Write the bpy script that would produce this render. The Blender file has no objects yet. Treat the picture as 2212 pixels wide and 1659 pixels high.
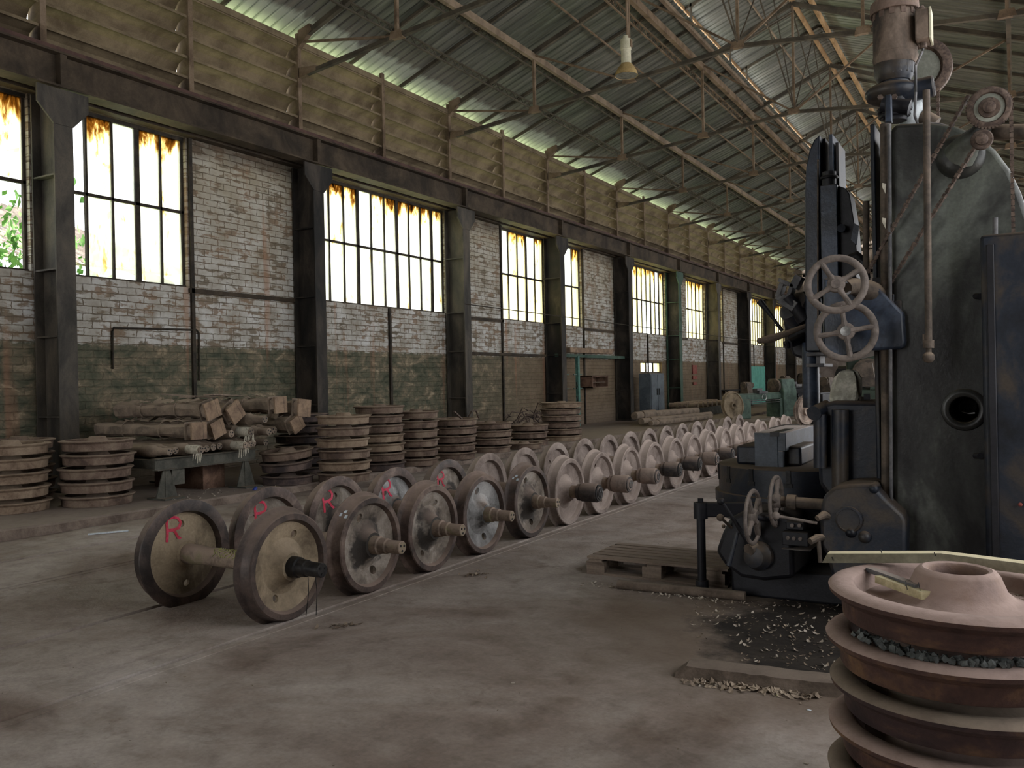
import bpy, math, random
from mathutils import Vector, Matrix, Euler
random.seed(7)
C = bpy.context.scene.collection
SC = bpy.context.scene
PI = math.pi

# ------------------------------------------------------------------ camera
CAM = Vector((0.0, 0.0, 1.6)); FPX = 1854.0
YAW = math.radians(30.5); ROLL = math.radians(-1.15); PITCH = -(829.5-825)/1854
Fv = Vector((-math.sin(YAW)*math.cos(PITCH), math.cos(YAW)*math.cos(PITCH), math.sin(PITCH)))
R0 = Vector((math.cos(YAW), math.sin(YAW), 0)); U0 = R0.cross(Fv)
Rv = R0*math.cos(ROLL) + U0*math.sin(ROLL); Uv = Rv.cross(Fv)
cd = bpy.data.cameras.new('camera'); cam = bpy.data.objects.new('camera', cd); C.objects.link(cam)
cd.sensor_width = 36; cd.lens = 36*FPX/2212; cd.clip_end = 300
M = Matrix((Rv, Uv, -Fv)).transposed().to_4x4(); M.translation = CAM
cam.matrix_world = M
SC.camera = cam

def pt(u, v, ax, val):
    """the point of the plane ax = val that stands at measured photo position u, v"""
    r = Fv + Rv*((u-1106)/FPX) - Uv*((v-829.5)/FPX)
    i = 'xyz'.index(ax); t = (val-CAM[i])/r[i]
    return CAM + r*t

# ------------------------------------------------------------------ world, lights, exposure
SC.view_settings.view_transform = 'Standard'; SC.view_settings.look = 'None'
SC.view_settings.gamma = 1; SC.view_settings.use_curve_mapping = False
SC.view_settings.exposure = 0.0
w = bpy.data.worlds.new('world'); SC.world = w; w.use_nodes = True
wn = w.node_tree.nodes; bg = wn['Background']
bg.inputs[0].default_value = (0.93, 0.96, 1.0, 1); bg.inputs[1].default_value = 3.0
def area(name, loc, direction, sx, sy, power, col=(1, 1, 1)):
    l = bpy.data.lights.new(name, 'AREA'); l.shape = 'RECTANGLE'; l.size = sx; l.size_y = sy
    l.energy = power; l.color = col
    o = bpy.data.objects.new(name, l); C.objects.link(o); o.location = loc
    o.rotation_euler = Vector(direction).to_track_quat('-Z', 'Y').to_euler()
    return o
# daylight entering through the open right side and the open end behind the camera
area('daylight_right', (3.2, 10.0, 3.6), (-1, 0, -0.05), 17, 4.6, 330, (1.0, 0.97, 0.94))
area('daylight_right_far', (3.2, 38.0, 3.8), (-1, 0, -0.05), 36, 4.6, 330, (1.0, 0.95, 0.86))
area('daylight_end', (-7.8, -9.4, 3.2), (0, 1, 0.0), 7, 5, 210, (1.0, 0.96, 0.93))
sl = bpy.data.lights.new('sun', 'SUN'); sl.energy = 32.0; sl.angle = math.radians(3); sl.color = (1.0, .95, .85)
so = bpy.data.objects.new('sun', sl); C.objects.link(so); so.location = (-20, 0, 30)
so.rotation_euler = Vector((-.16, .10, -1)).to_track_quat('-Z', 'Y').to_euler()
try:
    SC.cycles.max_bounces = 7; SC.cycles.diffuse_bounces = 4; SC.cycles.glossy_bounces = 3
    SC.cycles.transparent_max_bounces = 8; SC.cycles.transmission_bounces = 2
    SC.cycles.sample_clamp_indirect = 10.0; SC.cycles.use_denoising = True
    SC.cycles.caustics_reflective = False; SC.cycles.caustics_refractive = False
except Exception:
    pass

# ------------------------------------------------------------------ materials
def _n(nt, t, **k):
    n = nt.nodes.new(t)
    for a, b in k.items(): setattr(n, a, b)
    return n
def ramp(nt, fac, stops):
    r = _n(nt, 'ShaderNodeValToRGB'); nt.links.new(fac, r.inputs[0])
    e = r.color_ramp.elements
    e[0].position = stops[0][0]; e[0].color = (*stops[0][1], 1)
    e[1].position = stops[-1][0]; e[1].color = (*stops[-1][1], 1)
    for p, c in stops[1:-1]:
        x = e.new(p); x.color = (*c, 1)
    return r.outputs[0]
def noise(nt, vec, scale, detail=4, rough=.6, dist=0):
    n = _n(nt, 'ShaderNodeTexNoise'); n.inputs['Scale'].default_value = scale
    n.inputs['Detail'].default_value = detail; n.inputs['Roughness'].default_value = rough
    n.inputs['Distortion'].default_value = dist
    nt.links.new(vec, n.inputs['Vector']); return n.outputs[0]
def mixc(nt, fac, a, b, mode='MIX'):
    m = _n(nt, 'ShaderNodeMix', data_type='RGBA', blend_type=mode)
    for s, x in ((0, fac), (6, a), (7, b)):
        if isinstance(x, (int, float)): m.inputs[s].default_value = x
        elif isinstance(x, tuple): m.inputs[s].default_value = (*x, 1)
        else: nt.links.new(x, m.inputs[s])
    return m.outputs[2]
def math_(nt, op, a, b=0.0, c=None):
    m = _n(nt, 'ShaderNodeMath', operation=op)
    for i, x in enumerate((a, b) if c is None else (a, b, c)):
        if isinstance(x, (int, float)): m.inputs[i].default_value = x
        else: nt.links.new(x, m.inputs[i])
    return m.outputs[0]
def maprange(nt, v, a, b, c=0.0, d=1.0):
    m = _n(nt, 'ShaderNodeMapRange')
    nt.links.new(v, m.inputs[0])
    for i, x in zip((1, 2, 3, 4), (a, b, c, d)): m.inputs[i].default_value = x
    return m.outputs[0]
def newmat(name):
    m = bpy.data.materials.new(name); m.use_nodes = True; nt = m.node_tree
    p = nt.nodes['Principled BSDF']
    return m, nt, p
def scaled(nt, vec, s):
    mp = _n(nt, 'ShaderNodeMapping'); mp.inputs['Scale'].default_value = s
    nt.links.new(vec, mp.inputs[0]); return mp.outputs[0]

def grime(name, a, b, c=None, scale=6, rough=.75, metal=0.0, bump=.25, dust=None, dust_lo=.35, dust_hi=.85, dust_amt=.85, stretch=None, world=False, spec=.3, fine=60, hub=None):
    """mottled dirty surface; dust, when given, lies on faces that look up"""
    m, nt, p = newmat(name)
    tc = _n(nt, 'ShaderNodeTexCoord'); geo = _n(nt, 'ShaderNodeNewGeometry'); oi = _n(nt, 'ShaderNodeObjectInfo')
    vec = geo.outputs['Position'] if world else tc.outputs['Object']
    if not world:
        va = _n(nt, 'ShaderNodeVectorMath', operation='ADD'); nt.links.new(vec, va.inputs[0])
        rr = _n(nt, 'ShaderNodeVectorMath', operation='SCALE'); rr.inputs[0].default_value = (31, 17, 23)
        nt.links.new(oi.outputs['Random'], rr.inputs['Scale']); nt.links.new(rr.outputs[0], va.inputs[1]); vec = va.outputs[0]
    v2 = scaled(nt, vec, stretch) if stretch else vec
    n1 = noise(nt, v2, scale, 5, .65, .4)
    st = [(.40, a), (.60, b)] if c is None else [(.37, a), (.5, b), (.63, c)]
    col = ramp(nt, n1, st)
    n2 = noise(nt, vec, fine, 3, .6)
    col = mixc(nt, .35, col, ramp(nt, n2, [(.3, (.55, .55, .55)), (.7, (1.25, 1.25, 1.25))]), 'MULTIPLY')
    if hub:
        so_ = _n(nt, 'ShaderNodeSeparateXYZ'); nt.links.new(tc.outputs['Object'], so_.inputs[0])
        dz = math_(nt, 'SUBTRACT', so_.outputs[2], .37)
        dd = math_(nt, 'SQRT', math_(nt, 'ADD', math_(nt, 'MULTIPLY', so_.outputs[1], so_.outputs[1]), math_(nt, 'MULTIPLY', dz, dz)))
        dd = math_(nt, 'ADD', dd, math_(nt, 'MULTIPLY', math_(nt, 'SUBTRACT', noise(nt, vec, 6, 4, .6), .5), .45))
        col = mixc(nt, math_(nt, 'MULTIPLY', maprange(nt, dd, hub, hub-.07), .9), col, (.022, .019, .017))
    if dust:
        sx = _n(nt, 'ShaderNodeSeparateXYZ'); nt.links.new(geo.outputs['Normal'], sx.inputs[0])
        up = maprange(nt, sx.outputs[2], dust_lo, dust_hi)
        n3 = noise(nt, vec, 9, 4, .7)
        f = math_(nt, 'MULTIPLY', up, maprange(nt, n3, .25, .55, .6, 1))
        f = math_(nt, 'MULTIPLY', f, dust_amt)
        col = mixc(nt, f, col, dust)
        nt.links.new(math_(nt, 'MAXIMUM', maprange(nt, f, 0, 1, rough, .95), rough), p.inputs['Roughness'])
    else:
        p.inputs['Roughness'].default_value = rough
    nt.links.new(col, p.inputs['Base Color'])
    p.inputs['Metallic'].default_value = metal; p.inputs['Specular IOR Level'].default_value = spec
    if bump:
        bp = _n(nt, 'ShaderNodeBump'); bp.inputs['Strength'].default_value = bump; bp.inputs['Distance'].default_value = .01
        nt.links.new(noise(nt, vec, 35, 5, .7), bp.inputs['Height']); nt.links.new(bp.outputs[0], p.inputs['Normal'])
    return m
DUST = (.36, .27, .22)
MT = {}
MT['wheel'] = grime('rusty dusty wheel steel', (.09, .066, .052), (.20, .152, .12), (.30, .245, .20), 4, .85, 0, .3, DUST, .1, .8, .85)
MT['wheel_pink'] = grime('pale dusty wheel steel', (.14, .108, .092), (.215, .17, .148), (.29, .24, .21), 4, .9, 0, .25, (.36, .29, .25), .1, .7, .9)
MT['wheel_ochre'] = grime('ochre dusty wheel steel', (.12, .09, .06), (.25, .195, .13), (.34, .265, .18), 3, .9, 0, .25, (.32, .25, .18), .1, .8, .7)
MT['tread'] = grime('worn brown tread steel', (.04, .029, .025), (.095, .066, .055), (.18, .13, .105), 4, .55, .2, .2, DUST, .3, .9, .7)
MT['dark_tread'] = grime('dark tread steel', (.03, .024, .022), (.07, .052, .045), (.12, .085, .07), 4, .5, .2, .2, DUST, .3, .95, .6)
MT['axle'] = grime('dusty axle steel', (.14, .105, .08), (.25, .19, .145), (.20, .17, .10), 7, .8, 0, .2, DUST, .2, .8, .7)
MT['black'] = grime('greasy black steel', (.008, .008, .009), (.025, .023, .022), None, 12, .45, .2, .2)
MT['bearing'] = grime('dark dusty bearing casing', (.03, .027, .027), (.075, .062, .055), None, 8, .7, 0, .15, DUST, .2, .9, .7)
MT['bearing_pale'] = grime('pale dusty bearing casing', (.17, .135, .115), (.27, .21, .175), None, 8, .8, 0, .15, DUST, .2, .9, .7)
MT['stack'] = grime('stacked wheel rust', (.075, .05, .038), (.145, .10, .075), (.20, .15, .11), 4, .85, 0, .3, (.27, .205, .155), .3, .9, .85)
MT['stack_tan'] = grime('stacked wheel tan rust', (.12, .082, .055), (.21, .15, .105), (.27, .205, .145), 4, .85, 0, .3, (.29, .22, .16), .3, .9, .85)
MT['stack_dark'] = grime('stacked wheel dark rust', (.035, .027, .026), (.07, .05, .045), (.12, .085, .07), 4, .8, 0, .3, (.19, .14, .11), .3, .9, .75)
MT['near_stack'] = grime('near wheel oxide rust', (.035, .020, .018), (.075, .040, .032), (.17, .095, .05), 2.6, .65, .1, .35, (.42, .31, .27), .05, .75, .97, stretch=(1, 1, 1.6))
MT['near_stack_dark'] = grime('near wheel dark oxide rust', (.022, .015, .016), (.050, .029, .027), (.15, .085, .045), 2.2, .65, .1, .35, (.27, .215, .165), .05, .75, .97, stretch=(1, 1, 1.6))
MT['red_paint'] = grime('red marking paint', (.42, .02, .04), (.6, .04, .10), None, 20, .6, 0, 0)
MT['white_paint'] = grime('pale blue white paint', (.45, .52, .58), (.68, .74, .78), None, 20, .6, 0, 0)
MT['yellow_paint'] = grime('dull yellow paint scribble', (.30, .30, .10), (.42, .42, .18), None, 20, .7, 0, 0)
MT['column'] = grime('dark column steel', (.010, .009, .008), (.024, .020, .016), (.055, .044, .034), 2.2, .7, 0, .2, (.10, .08, .06), .4, .9, .7, world=True, stretch=(1, 1, .4))
MT['column_grey'] = grime('grey column steel', (.03, .027, .022), (.06, .052, .042), (.095, .08, .06), 2.2, .7, 0, .2, (.15, .12, .09), .4, .9, .7, world=True, stretch=(1, 1, .4))
MT['column_green'] = grime('green column steel', (.02, .045, .032), (.045, .085, .06), (.06, .09, .065), 2.5, .7, 0, .2, (.12, .10, .07), .4, .9, .7, world=True)
MT['beam'] = grime('brown black beam steel', (.022, .015, .009), (.048, .034, .021), (.078, .056, .035), 1.5, .75, 0, .2, (.10, .075, .05), .4, .9, .8, world=True)
MT['rail'] = grime('red brown rail steel', (.045, .02, .017), (.09, .045, .035), None, 3, .6, 0, .15, world=True)
MT['truss'] = grime('rust brown truss steel', (.09, .06, .038), (.17, .12, .075), (.22, .16, .11), 2, .8, 0, .15, (.2, .15, .10), .5, .9, .6, world=True)
MT['truss_dark'] = grime('dark olive truss steel', (.045, .038, .028), (.09, .075, .052), None, 2, .8, 0, .15, (.2, .15, .10), .5, .9, .6, world=True)
MT['purlin'] = grime('pale brown purlin steel', (.15, .11, .075), (.25, .19, .13), None, 2, .8, 0, .15, world=True)
MT['ridge'] = grime('orange brown ridge steel', (.22, .13, .06), (.36, .23, .12), None, 2, .8, 0, .15, world=True)
MT['louver'] = grime('khaki dusty louver sheet', (.105, .076, .045), (.165, .125, .076), (.225, .172, .105), 1.3, .85, 0, .1, (.3, .24, .16), .4, .9, .5, world=True)
MT['mach'] = grime('dark blue machine paint', (.006, .007, .010), (.013, .017, .026), (.045, .036, .028), 2.2, .42, 0, .2, (.13, .095, .065), .45, .95, .85)
MT['mach_blue'] = grime('worn blue machine paint', (.009, .011, .015), (.018, .024, .037), (.05, .066, .10), 2.6, .34, 0, .2, (.17, .125, .085), .4, .95, .9)
MT['mach_black'] = grime('oily black machine casting', (.005, .005, .007), (.014, .014, .018), None, 3, .5, 0, .2, (.06, .048, .038), .45, .95, .8)
MT['mach_steel'] = grime('dusty bare machine steel', (.07, .07, .075), (.15, .145, .145), None, 5, .6, .2, .15, (.36, .30, .26), .4, .95, .85)
MT['mach_tan'] = grime('tan dusty machine steel', (.05, .04, .032), (.12, .092, .07), None, 5, .75, 0, .2, (.28, .21, .15), .2, .9, .9)
MT['handwheel'] = grime('dusty grey handwheel iron', (.10, .083, .073), (.17, .14, .122), None, 12, .7, 0, .1, (.27, .22, .185), .2, .9, .6)
MT['motor'] = grime('dirty grey motor casing', (.03, .025, .023), (.095, .072, .056), (.18, .135, .105), 3, .8, 0, .3, (.32, .25, .18), .4, .9, .9, stretch=(1, 1, .5))
MT['motor_rose'] = grime('rusty brown motor casing', (.09, .062, .05), (.17, .12, .095), None, 4, .8, 0, .3, (.34, .26, .19), .3, .9, .9)
MT['cream'] = grime('cream enamel', (.42, .40, .29), (.56, .53, .40), None, 5, .6, 0, .1)
MT['mach_house'] = grime('mottled grey green machine housing', (.010, .009, .009), (.035, .036, .033), (.12, .13, .112), 1.3, .33, .1, .15, (.15, .12, .085), .5, .95, .8, stretch=(1, 1, .55))
MT['mach_pale'] = grime('pale blue machine casting', (.30, .33, .34), (.48, .52, .54), None, 4, .4, 0, .1, (.3, .25, .2), .5, .95, .6)
MT['mach_greyblue'] = grime('grey blue machine paint', (.05, .058, .068), (.085, .10, .125), None, 4, .5, 0, .15, (.48, .40, .36), .3, .85, .97)
MT['lamp_tan'] = grime('yellow brown lamp enamel', (.25, .17, .07), (.40, .29, .13), None, 6, .6, 0, .1)
MT['lower_bar'] = grime('tan dusty guide bar', (.13, .10, .08), (.24, .19, .155), None, 5, .8, 0, .15, (.48, .40, .36), .3, .85, .97)
MT['mint_dark'] = grime('faded teal post paint', (.05, .13, .11), (.09, .22, .18), None, 6, .6, 0, .1)
MT['green_dark'] = grime('dark green machine paint', (.012, .022, .014), (.03, .045, .03), None, 3, .6, 0, .1)
MT['rust_red'] = grime('faded red lettering', (.20, .05, .04), (.26, .09, .07), None, 8, .8, 0, .1)
MT['chain'] = grime('rusty chain steel', (.06, .042, .035), (.13, .095, .075), None, 30, .7, .2, .1)
MT['pulley'] = grime('grey green pulley face', (.17, .18, .15), (.27, .28, .24), None, 6, .7, 0, .2)
MT['chrome'] = grime('polished hub cap', (.25, .25, .24), (.55, .55, .53), None, 8, .3, .8, 0)
MT['green'] = grime('green lathe paint', (.05, .08, .062), (.10, .155, .122), None, 3, .6, 0, .15, (.22, .18, .13), .4, .95, .8)
MT['mint'] = grime('mint green painted sheet', (.08, .27, .21), (.12, .36, .29), None, 3, .6, 0, .1)
MT['grey_blue'] = grime('grey blue cabinet paint', (.065, .078, .09), (.11, .13, .145), None, 2, .6, 0, .1, (.25, .21, .17), .4, .95, .8)
MT['wood'] = grime('old grey pallet wood', (.08, .06, .045), (.17, .13, .10), (.22, .17, .13), 3, .85, 0, .3, (.26, .20, .16), .5, .95, .8, stretch=(.4, 6, 6))
MT['pale_wood'] = grime('pale cut timber', (.42, .36, .21), (.62, .54, .33), None, 4, .7, 0, .15, (.62, .56, .36), .5, .95, .5, stretch=(.6, 5, 5))
MT['batten'] = grime('pale cut batten', (.16, .145, .10), (.27, .25, .175), None, 5, .7, 0, .15, (.72, .64, .42), .3, .8, .95)
MT['wrap'] = grime('dusty cardboard wrapping', (.14, .11, .085), (.22, .17, .13), (.29, .225, .17), 4, .9, 0, .35, (.31, .24, .185), .2, .9, .9)
MT['wood_end'] = grime('wooden crate end board', (.17, .115, .08), (.30, .21, .14), None, 5, .85, 0, .2)
MT['plastic'] = grime('torn pale wrapping', (.38, .35, .28), (.55, .51, .42), None, 15, .8, 0, .3)
MT['table_steel'] = grime('grey green trestle steel', (.05, .05, .041), (.10, .095, .077), None, 4, .75, 0, .15, (.25, .2, .15), .4, .95, .8)
MT['leaf'] = grime('dry leaf', (.12, .085, .06), (.34, .27, .20), None, 2, .85, 0, 0, world=True)
MT['leaf_pale'] = grime('pale dry leaf', (.30, .25, .2), (.5, .44, .37), None, 2, .85, 0, 0, world=True)
MT['stone'] = grime('grey stone chip', (.05, .055, .052), (.16, .17, .165), None, 14, .85, 0, .2)
MT['rag'] = grime('dirty white rag', (.30, .29, .24), (.52, .50, .43), None, 12, .9, 0, .3)
MT['rust_sheet'] = grime('rust brown sheet', (.09, .05, .035), (.2, .12, .08), None, 4, .8, 0, .1)
MT['wheel_grease'] = grime('greasy dusty wheel steel', (.10, .082, .065), (.20, .165, .135), (.33, .29, .25), 4, .8, 0, .3, DUST, .3, .9, .6, hub=.20)
MT['wheel_blue'] = grime('bluish dusty wheel steel', (.12, .115, .11), (.24, .235, .23), (.38, .37, .36), 4, .8, 0, .3, DUST, .3, .9, .6, hub=.12)
MT['frame'] = grime('rusty window steel', (.02, .016, .012), (.05, .038, .026), None, 6, .8, 0, .1, world=True)
MT['concrete'] = grime('dusty concrete', (.17, .135, .115), (.25, .205, .175), (.31, .26, .225), 1.6, .9, 0, .35, world=True, fine=40)
MT['kerb'] = grime('brown earthy kerb', (.10, .075, .06), (.17, .13, .105), (.24, .19, .155), 3, .9, 0, .5, (.29, .235, .2), .6, .95, .9, world=True)
MT['earth'] = grime('packed brown earth', (.07, .052, .038), (.125, .095, .072), (.17, .13, .10), 4, .95, 0, .6, (.19, .15, .12), .6, .98, .7)
MT['groove_shade'] = grime('dark groove shade', (.025, .019, .015), (.06, .045, .036), None, 6, .95, 0, .5, world=True)  # dark tone that paints in the shade of the rail grooves
MT['foliage'] = grime('bright green foliage', (.06, .16, .04), (.20, .38, .12), None, 3, .8, 0, 0, world=True)
MT['grass'] = grime('green ground outside', (.25, .30, .16), (.36, .41, .26), None, 1, .9, 0, 0, world=True)
MT['outroof'] = grime('outside shed sheet', (.18, .16, .14), (.34, .30, .27), None, 2, .7, 0, 0, world=True)
MT['blue_plastic'] = grime('blue plastic', (.02, .04, .22), (.03, .06, .3), None, 5, .5, 0, 0)
MT['white_litter'] = grime('white litter', (.5, .55, .6), (.7, .75, .8), None, 5, .7, 0, 0)

# roof sheet
def roof_mat():
    m, nt, p = newmat('weathered galvanised roof sheet')
    geo = _n(nt, 'ShaderNodeNewGeometry'); pos = geo.outputs['Position']
    n1 = noise(nt, scaled(nt, pos, (.35, 3.2, .35)), 1.4, 5, .65)
    col = ramp(nt, n1, [(.28, (.055, .055, .046)), (.5, (.13, .132, .112)), (.74, (.25, .245, .21))])
    n2 = noise(nt, scaled(nt, pos, (.8, .8, .8)), .5, 3, .6)
    col = mixc(nt, maprange(nt, n2, .4, .65), col, mixc(nt, 1.0, col, (.90, .99, .86), 'MULTIPLY'))
    sep = _n(nt, 'ShaderNodeSeparateXYZ'); nt.links.new(pos, sep.inputs[0])
    n3 = noise(nt, scaled(nt, pos, (1, 6, 1)), 1.1, 4, .7)
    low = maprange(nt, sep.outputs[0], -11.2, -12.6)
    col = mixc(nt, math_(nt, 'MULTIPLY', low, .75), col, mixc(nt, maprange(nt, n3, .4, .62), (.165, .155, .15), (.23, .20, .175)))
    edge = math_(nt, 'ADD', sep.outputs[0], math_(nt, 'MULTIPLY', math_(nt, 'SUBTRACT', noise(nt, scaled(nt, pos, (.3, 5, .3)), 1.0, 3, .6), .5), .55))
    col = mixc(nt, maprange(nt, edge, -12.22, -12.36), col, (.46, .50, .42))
    col = mixc(nt, geo.outputs['Backfacing'], (.80, .80, .78), col)
    nt.links.new(col, p.inputs['Base Color'])
    p.inputs['Metallic'].default_value = .25
    nt.links.new(maprange(nt, n1, .3, .7, .55, .38), p.inputs['Roughness'])
    return m
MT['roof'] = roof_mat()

# brick wall: white peeling paint above a grey green dado
def wall_mat():
    m, nt, p = newmat('peeling painted brick')
    geo = _n(nt, 'ShaderNodeNewGeometry'); pos = geo.outputs['Position']
    sep = _n(nt, 'ShaderNodeSeparateXYZ'); nt.links.new(pos, sep.inputs[0])
    cmb = _n(nt, 'ShaderNodeCombineXYZ'); nt.links.new(sep.outputs[1], cmb.inputs[0]); nt.links.new(sep.outputs[2], cmb.inputs[1])
    wob = noise(nt, pos, 5, 4, .65)
    vv = _n(nt, 'ShaderNodeVectorMath', operation='ADD'); nt.links.new(cmb.outputs[0], vv.inputs[0])
    w2 = _n(nt, 'ShaderNodeCombineXYZ'); ws = math_(nt, 'MULTIPLY', math_(nt, 'SUBTRACT', wob, .5), .09)
    nt.links.new(ws, w2.inputs[0]); nt.links.new(math_(nt, 'MULTIPLY', ws, .55), w2.inputs[1]); nt.links.new(w2.outputs[0], vv.inputs[1])
    br = _n(nt, 'ShaderNodeTexBrick'); nt.links.new(vv.outputs[0], br.inputs['Vector'])
    br.inputs['Scale'].default_value = 1; br.inputs['Brick Width'].default_value = .32; br.inputs['Row Height'].default_value = .118
    br.inputs['Mortar Size'].default_value = .010; br.inputs['Mortar Smooth'].default_value = .6; br.inputs['Bias'].default_value = 0
    br.inputs['Color1'].default_value = (.30, .17, .11, 1); br.inputs['Color2'].default_value = (.22, .125, .085, 1); br.inputs['Mortar'].default_value = (.12, .10, .08, 1)
    mort = br.outputs['Fac']
    # eroded patches whose brown also paints in shadows along the courses (upper wall)
    er = noise(nt, scaled(nt, cmb.outputs[0], (2.6, 8.0, 1)), 1.0, 4, .62, .3)
    streak = noise(nt, scaled(nt, cmb.outputs[0], (4.0, .5, 1)), 1.0, 4, .7)
    big = noise(nt, cmb.outputs[0], .55, 4, .6)
    paint = ramp(nt, noise(nt, cmb.outputs[0], 2.2, 5, .6), [(.35, (.30, .275, .23)), (.5, (.43, .41, .37)), (.66, (.58, .58, .56))])
    paint = mixc(nt, maprange(nt, sep.outputs[2], 3.0, 5.8, 0, .62), paint, (.35, .30, .20))
    expo = math_(nt, 'ADD', math_(nt, 'MULTIPLY', er, .75), math_(nt, 'MULTIPLY', streak, .35))
    expo = math_(nt, 'ADD', expo, math_(nt, 'MULTIPLY', mort, .12))
    expo = maprange(nt, expo, .565, .62)
    under = mixc(nt, maprange(nt, noise(nt, cmb.outputs[0], 1.5, 3, .6), .4, .6), (.135, .105, .068), (.22, .145, .09))
    up = mixc(nt, math_(nt, 'MULTIPLY', expo, .85), paint, under)
    up = mixc(nt, math_(nt, 'MULTIPLY', mort, .28), up, (.16, .12, .085))
    stn = maprange(nt, noise(nt, scaled(nt, cmb.outputs[0], (2.6, .16, 1)), 1.0, 3, .55), .60, .70)
    up = mixc(nt, math_(nt, 'MULTIPLY', stn, .55), up, (.34, .19, .115))
    # dado
    dn = noise(nt, scaled(nt, cmb.outputs[0], (1.6, 2.6, 1)), 1.5, 6, .7, .5)
    dado = ramp(nt, dn, [(.33, (.045, .052, .035)), (.47, (.10, .10, .068)), (.57, (.17, .14, .095)), (.66, (.33, .27, .185))])
    far = ramp(nt, noise(nt, cmb.outputs[0], 1.8, 4, .6), [(.3, (.13, .095, .062)), (.7, (.20, .15, .10))])
    dado = mixc(nt, maprange(nt, sep.outputs[1], 19, 24), dado, far)
    dado = mixc(nt, math_(nt, 'MULTIPLY', mort, .1), dado, (.06, .05, .04))
    dado = mixc(nt, math_(nt, 'MULTIPLY', stn, .5), dado, (.26, .13, .08))
    dado = mixc(nt, maprange(nt, sep.outputs[2], .9, .2, 0, .6), dado, (.20, .155, .12))
    edge = math_(nt, 'ADD', sep.outputs[2], math_(nt, 'MULTIPLY', math_(nt, 'SUBTRACT', noise(nt, cmb.outputs[0], 6, 4, .7), .5), .22))
    col = mixc(nt, maprange(nt, edge, 2.33, 2.37), dado, up)
    # darker towards the wall top, under the crane beam
    top_dark = maprange(nt, math_(nt, 'ADD', sep.outputs[2], math_(nt, 'MULTIPLY', noise(nt, cmb.outputs[0], 1.2, 4, .6), .8)), 6.1, 6.5)
    col = mixc(nt, math_(nt, 'MULTIPLY', top_dark, .8), col, (.07, .05, .035))
    nt.links.new(col, p.inputs['Base Color']); p.inputs['Roughness'].default_value = .9; p.inputs['Specular IOR Level'].default_value = .2
    h = math_(nt, 'SUBTRACT', math_(nt, 'MULTIPLY', er, -.6), math_(nt, 'MULTIPLY', mort, .32))
    bp = _n(nt, 'ShaderNodeBump'); bp.inputs['Strength'].default_value = .9; bp.inputs['Distance'].default_value = .05
    nt.links.new(h, bp.inputs['Height']); nt.links.new(bp.outputs[0], p.inputs['Normal'])
    return m
MT['wall'] = wall_mat()

# workshop floor
def floor_mat():
    m, nt, p = newmat('dusty stained workshop concrete')
    geo = _n(nt, 'ShaderNodeNewGeometry'); pos = geo.outputs['Position']
    sep = _n(nt, 'ShaderNodeSeparateXYZ'); nt.links.new(pos, sep.inputs[0])
    n1 = noise(nt, pos, .55, 6, .62, .6)
    n2 = noise(nt, pos, 4.5, 6, .7, .4)
    n3 = noise(nt, pos, 38, 3, .6)
    col = ramp(nt, n1, [(.36, (.18, .135, .108)), (.46, (.28, .228, .195)), (.56, (.36, .308, .272)), (.68, (.44, .388, .352))])
    col = mixc(nt, .5, col, ramp(nt, n2, [(.3, (.42, .38, .35)), (.5, (1, 1, 1)), (.72, (1.3, 1.28, 1.28))]), 'MULTIPLY')
    col = mixc(nt, .4, col, ramp(nt, n3, [(.3, (.7, .7, .7)), (.7, (1.2, 1.2, 1.2))]), 'MULTIPLY')
    blot = maprange(nt, noise(nt, pos, 1.3, 5, .7, 1.0), .60, .72)
    col = mixc(nt, math_(nt, 'MULTIPLY', blot, .55), col, (.11, .075, .055))
    # oil soaked ground round the foot of the boring mill
    def blob(cx, cy, rx, ry):
        dx = math_(nt, 'DIVIDE', math_(nt, 'SUBTRACT', sep.outputs[0], cx), rx)
        dy = math_(nt, 'DIVIDE', math_(nt, 'SUBTRACT', sep.outputs[1], cy), ry)
        return math_(nt, 'SQRT', math_(nt, 'ADD', math_(nt, 'MULTIPLY', dx, dx), math_(nt, 'MULTIPLY', dy, dy)))
    wob = math_(nt, 'MULTIPLY', math_(nt, 'SUBTRACT', noise(nt, pos, 3, 5, .7), .5), .7)
    d1 = math_(nt, 'ADD', blob(-.62, 5.55, 1.28, 1.12), wob)
    oil = maprange(nt, d1, .98, .80)
    d2 = math_(nt, 'ADD', blob(-1.25, 5.3, 2.0, 1.5), wob)
    brown = maprange(nt, d2, 1.2, .55)
    col = mixc(nt, math_(nt, 'MULTIPLY', brown, .72), col, (.105, .072, .047))
    col = mixc(nt, math_(nt, 'MULTIPLY', oil, .95), col, mixc(nt, maprange(nt, n2, .4, .7), (.012, .010, .009), (.035, .028, .022)))
    nt.links.new(col, p.inputs['Base Color']); p.inputs['Roughness'].default_value = .88; p.inputs['Specular IOR Level'].default_value = .25
    bp = _n(nt, 'ShaderNodeBump'); bp.inputs['Strength'].default_value = .5; bp.inputs['Distance'].default_value = .02
    nt.links.new(math_(nt, 'ADD', n2, math_(nt, 'MULTIPLY', n3, .3)), bp.inputs['Height']); nt.links.new(bp.outputs[0], p.inputs['Normal'])
    return m
MT['floor'] = floor_mat()

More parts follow.
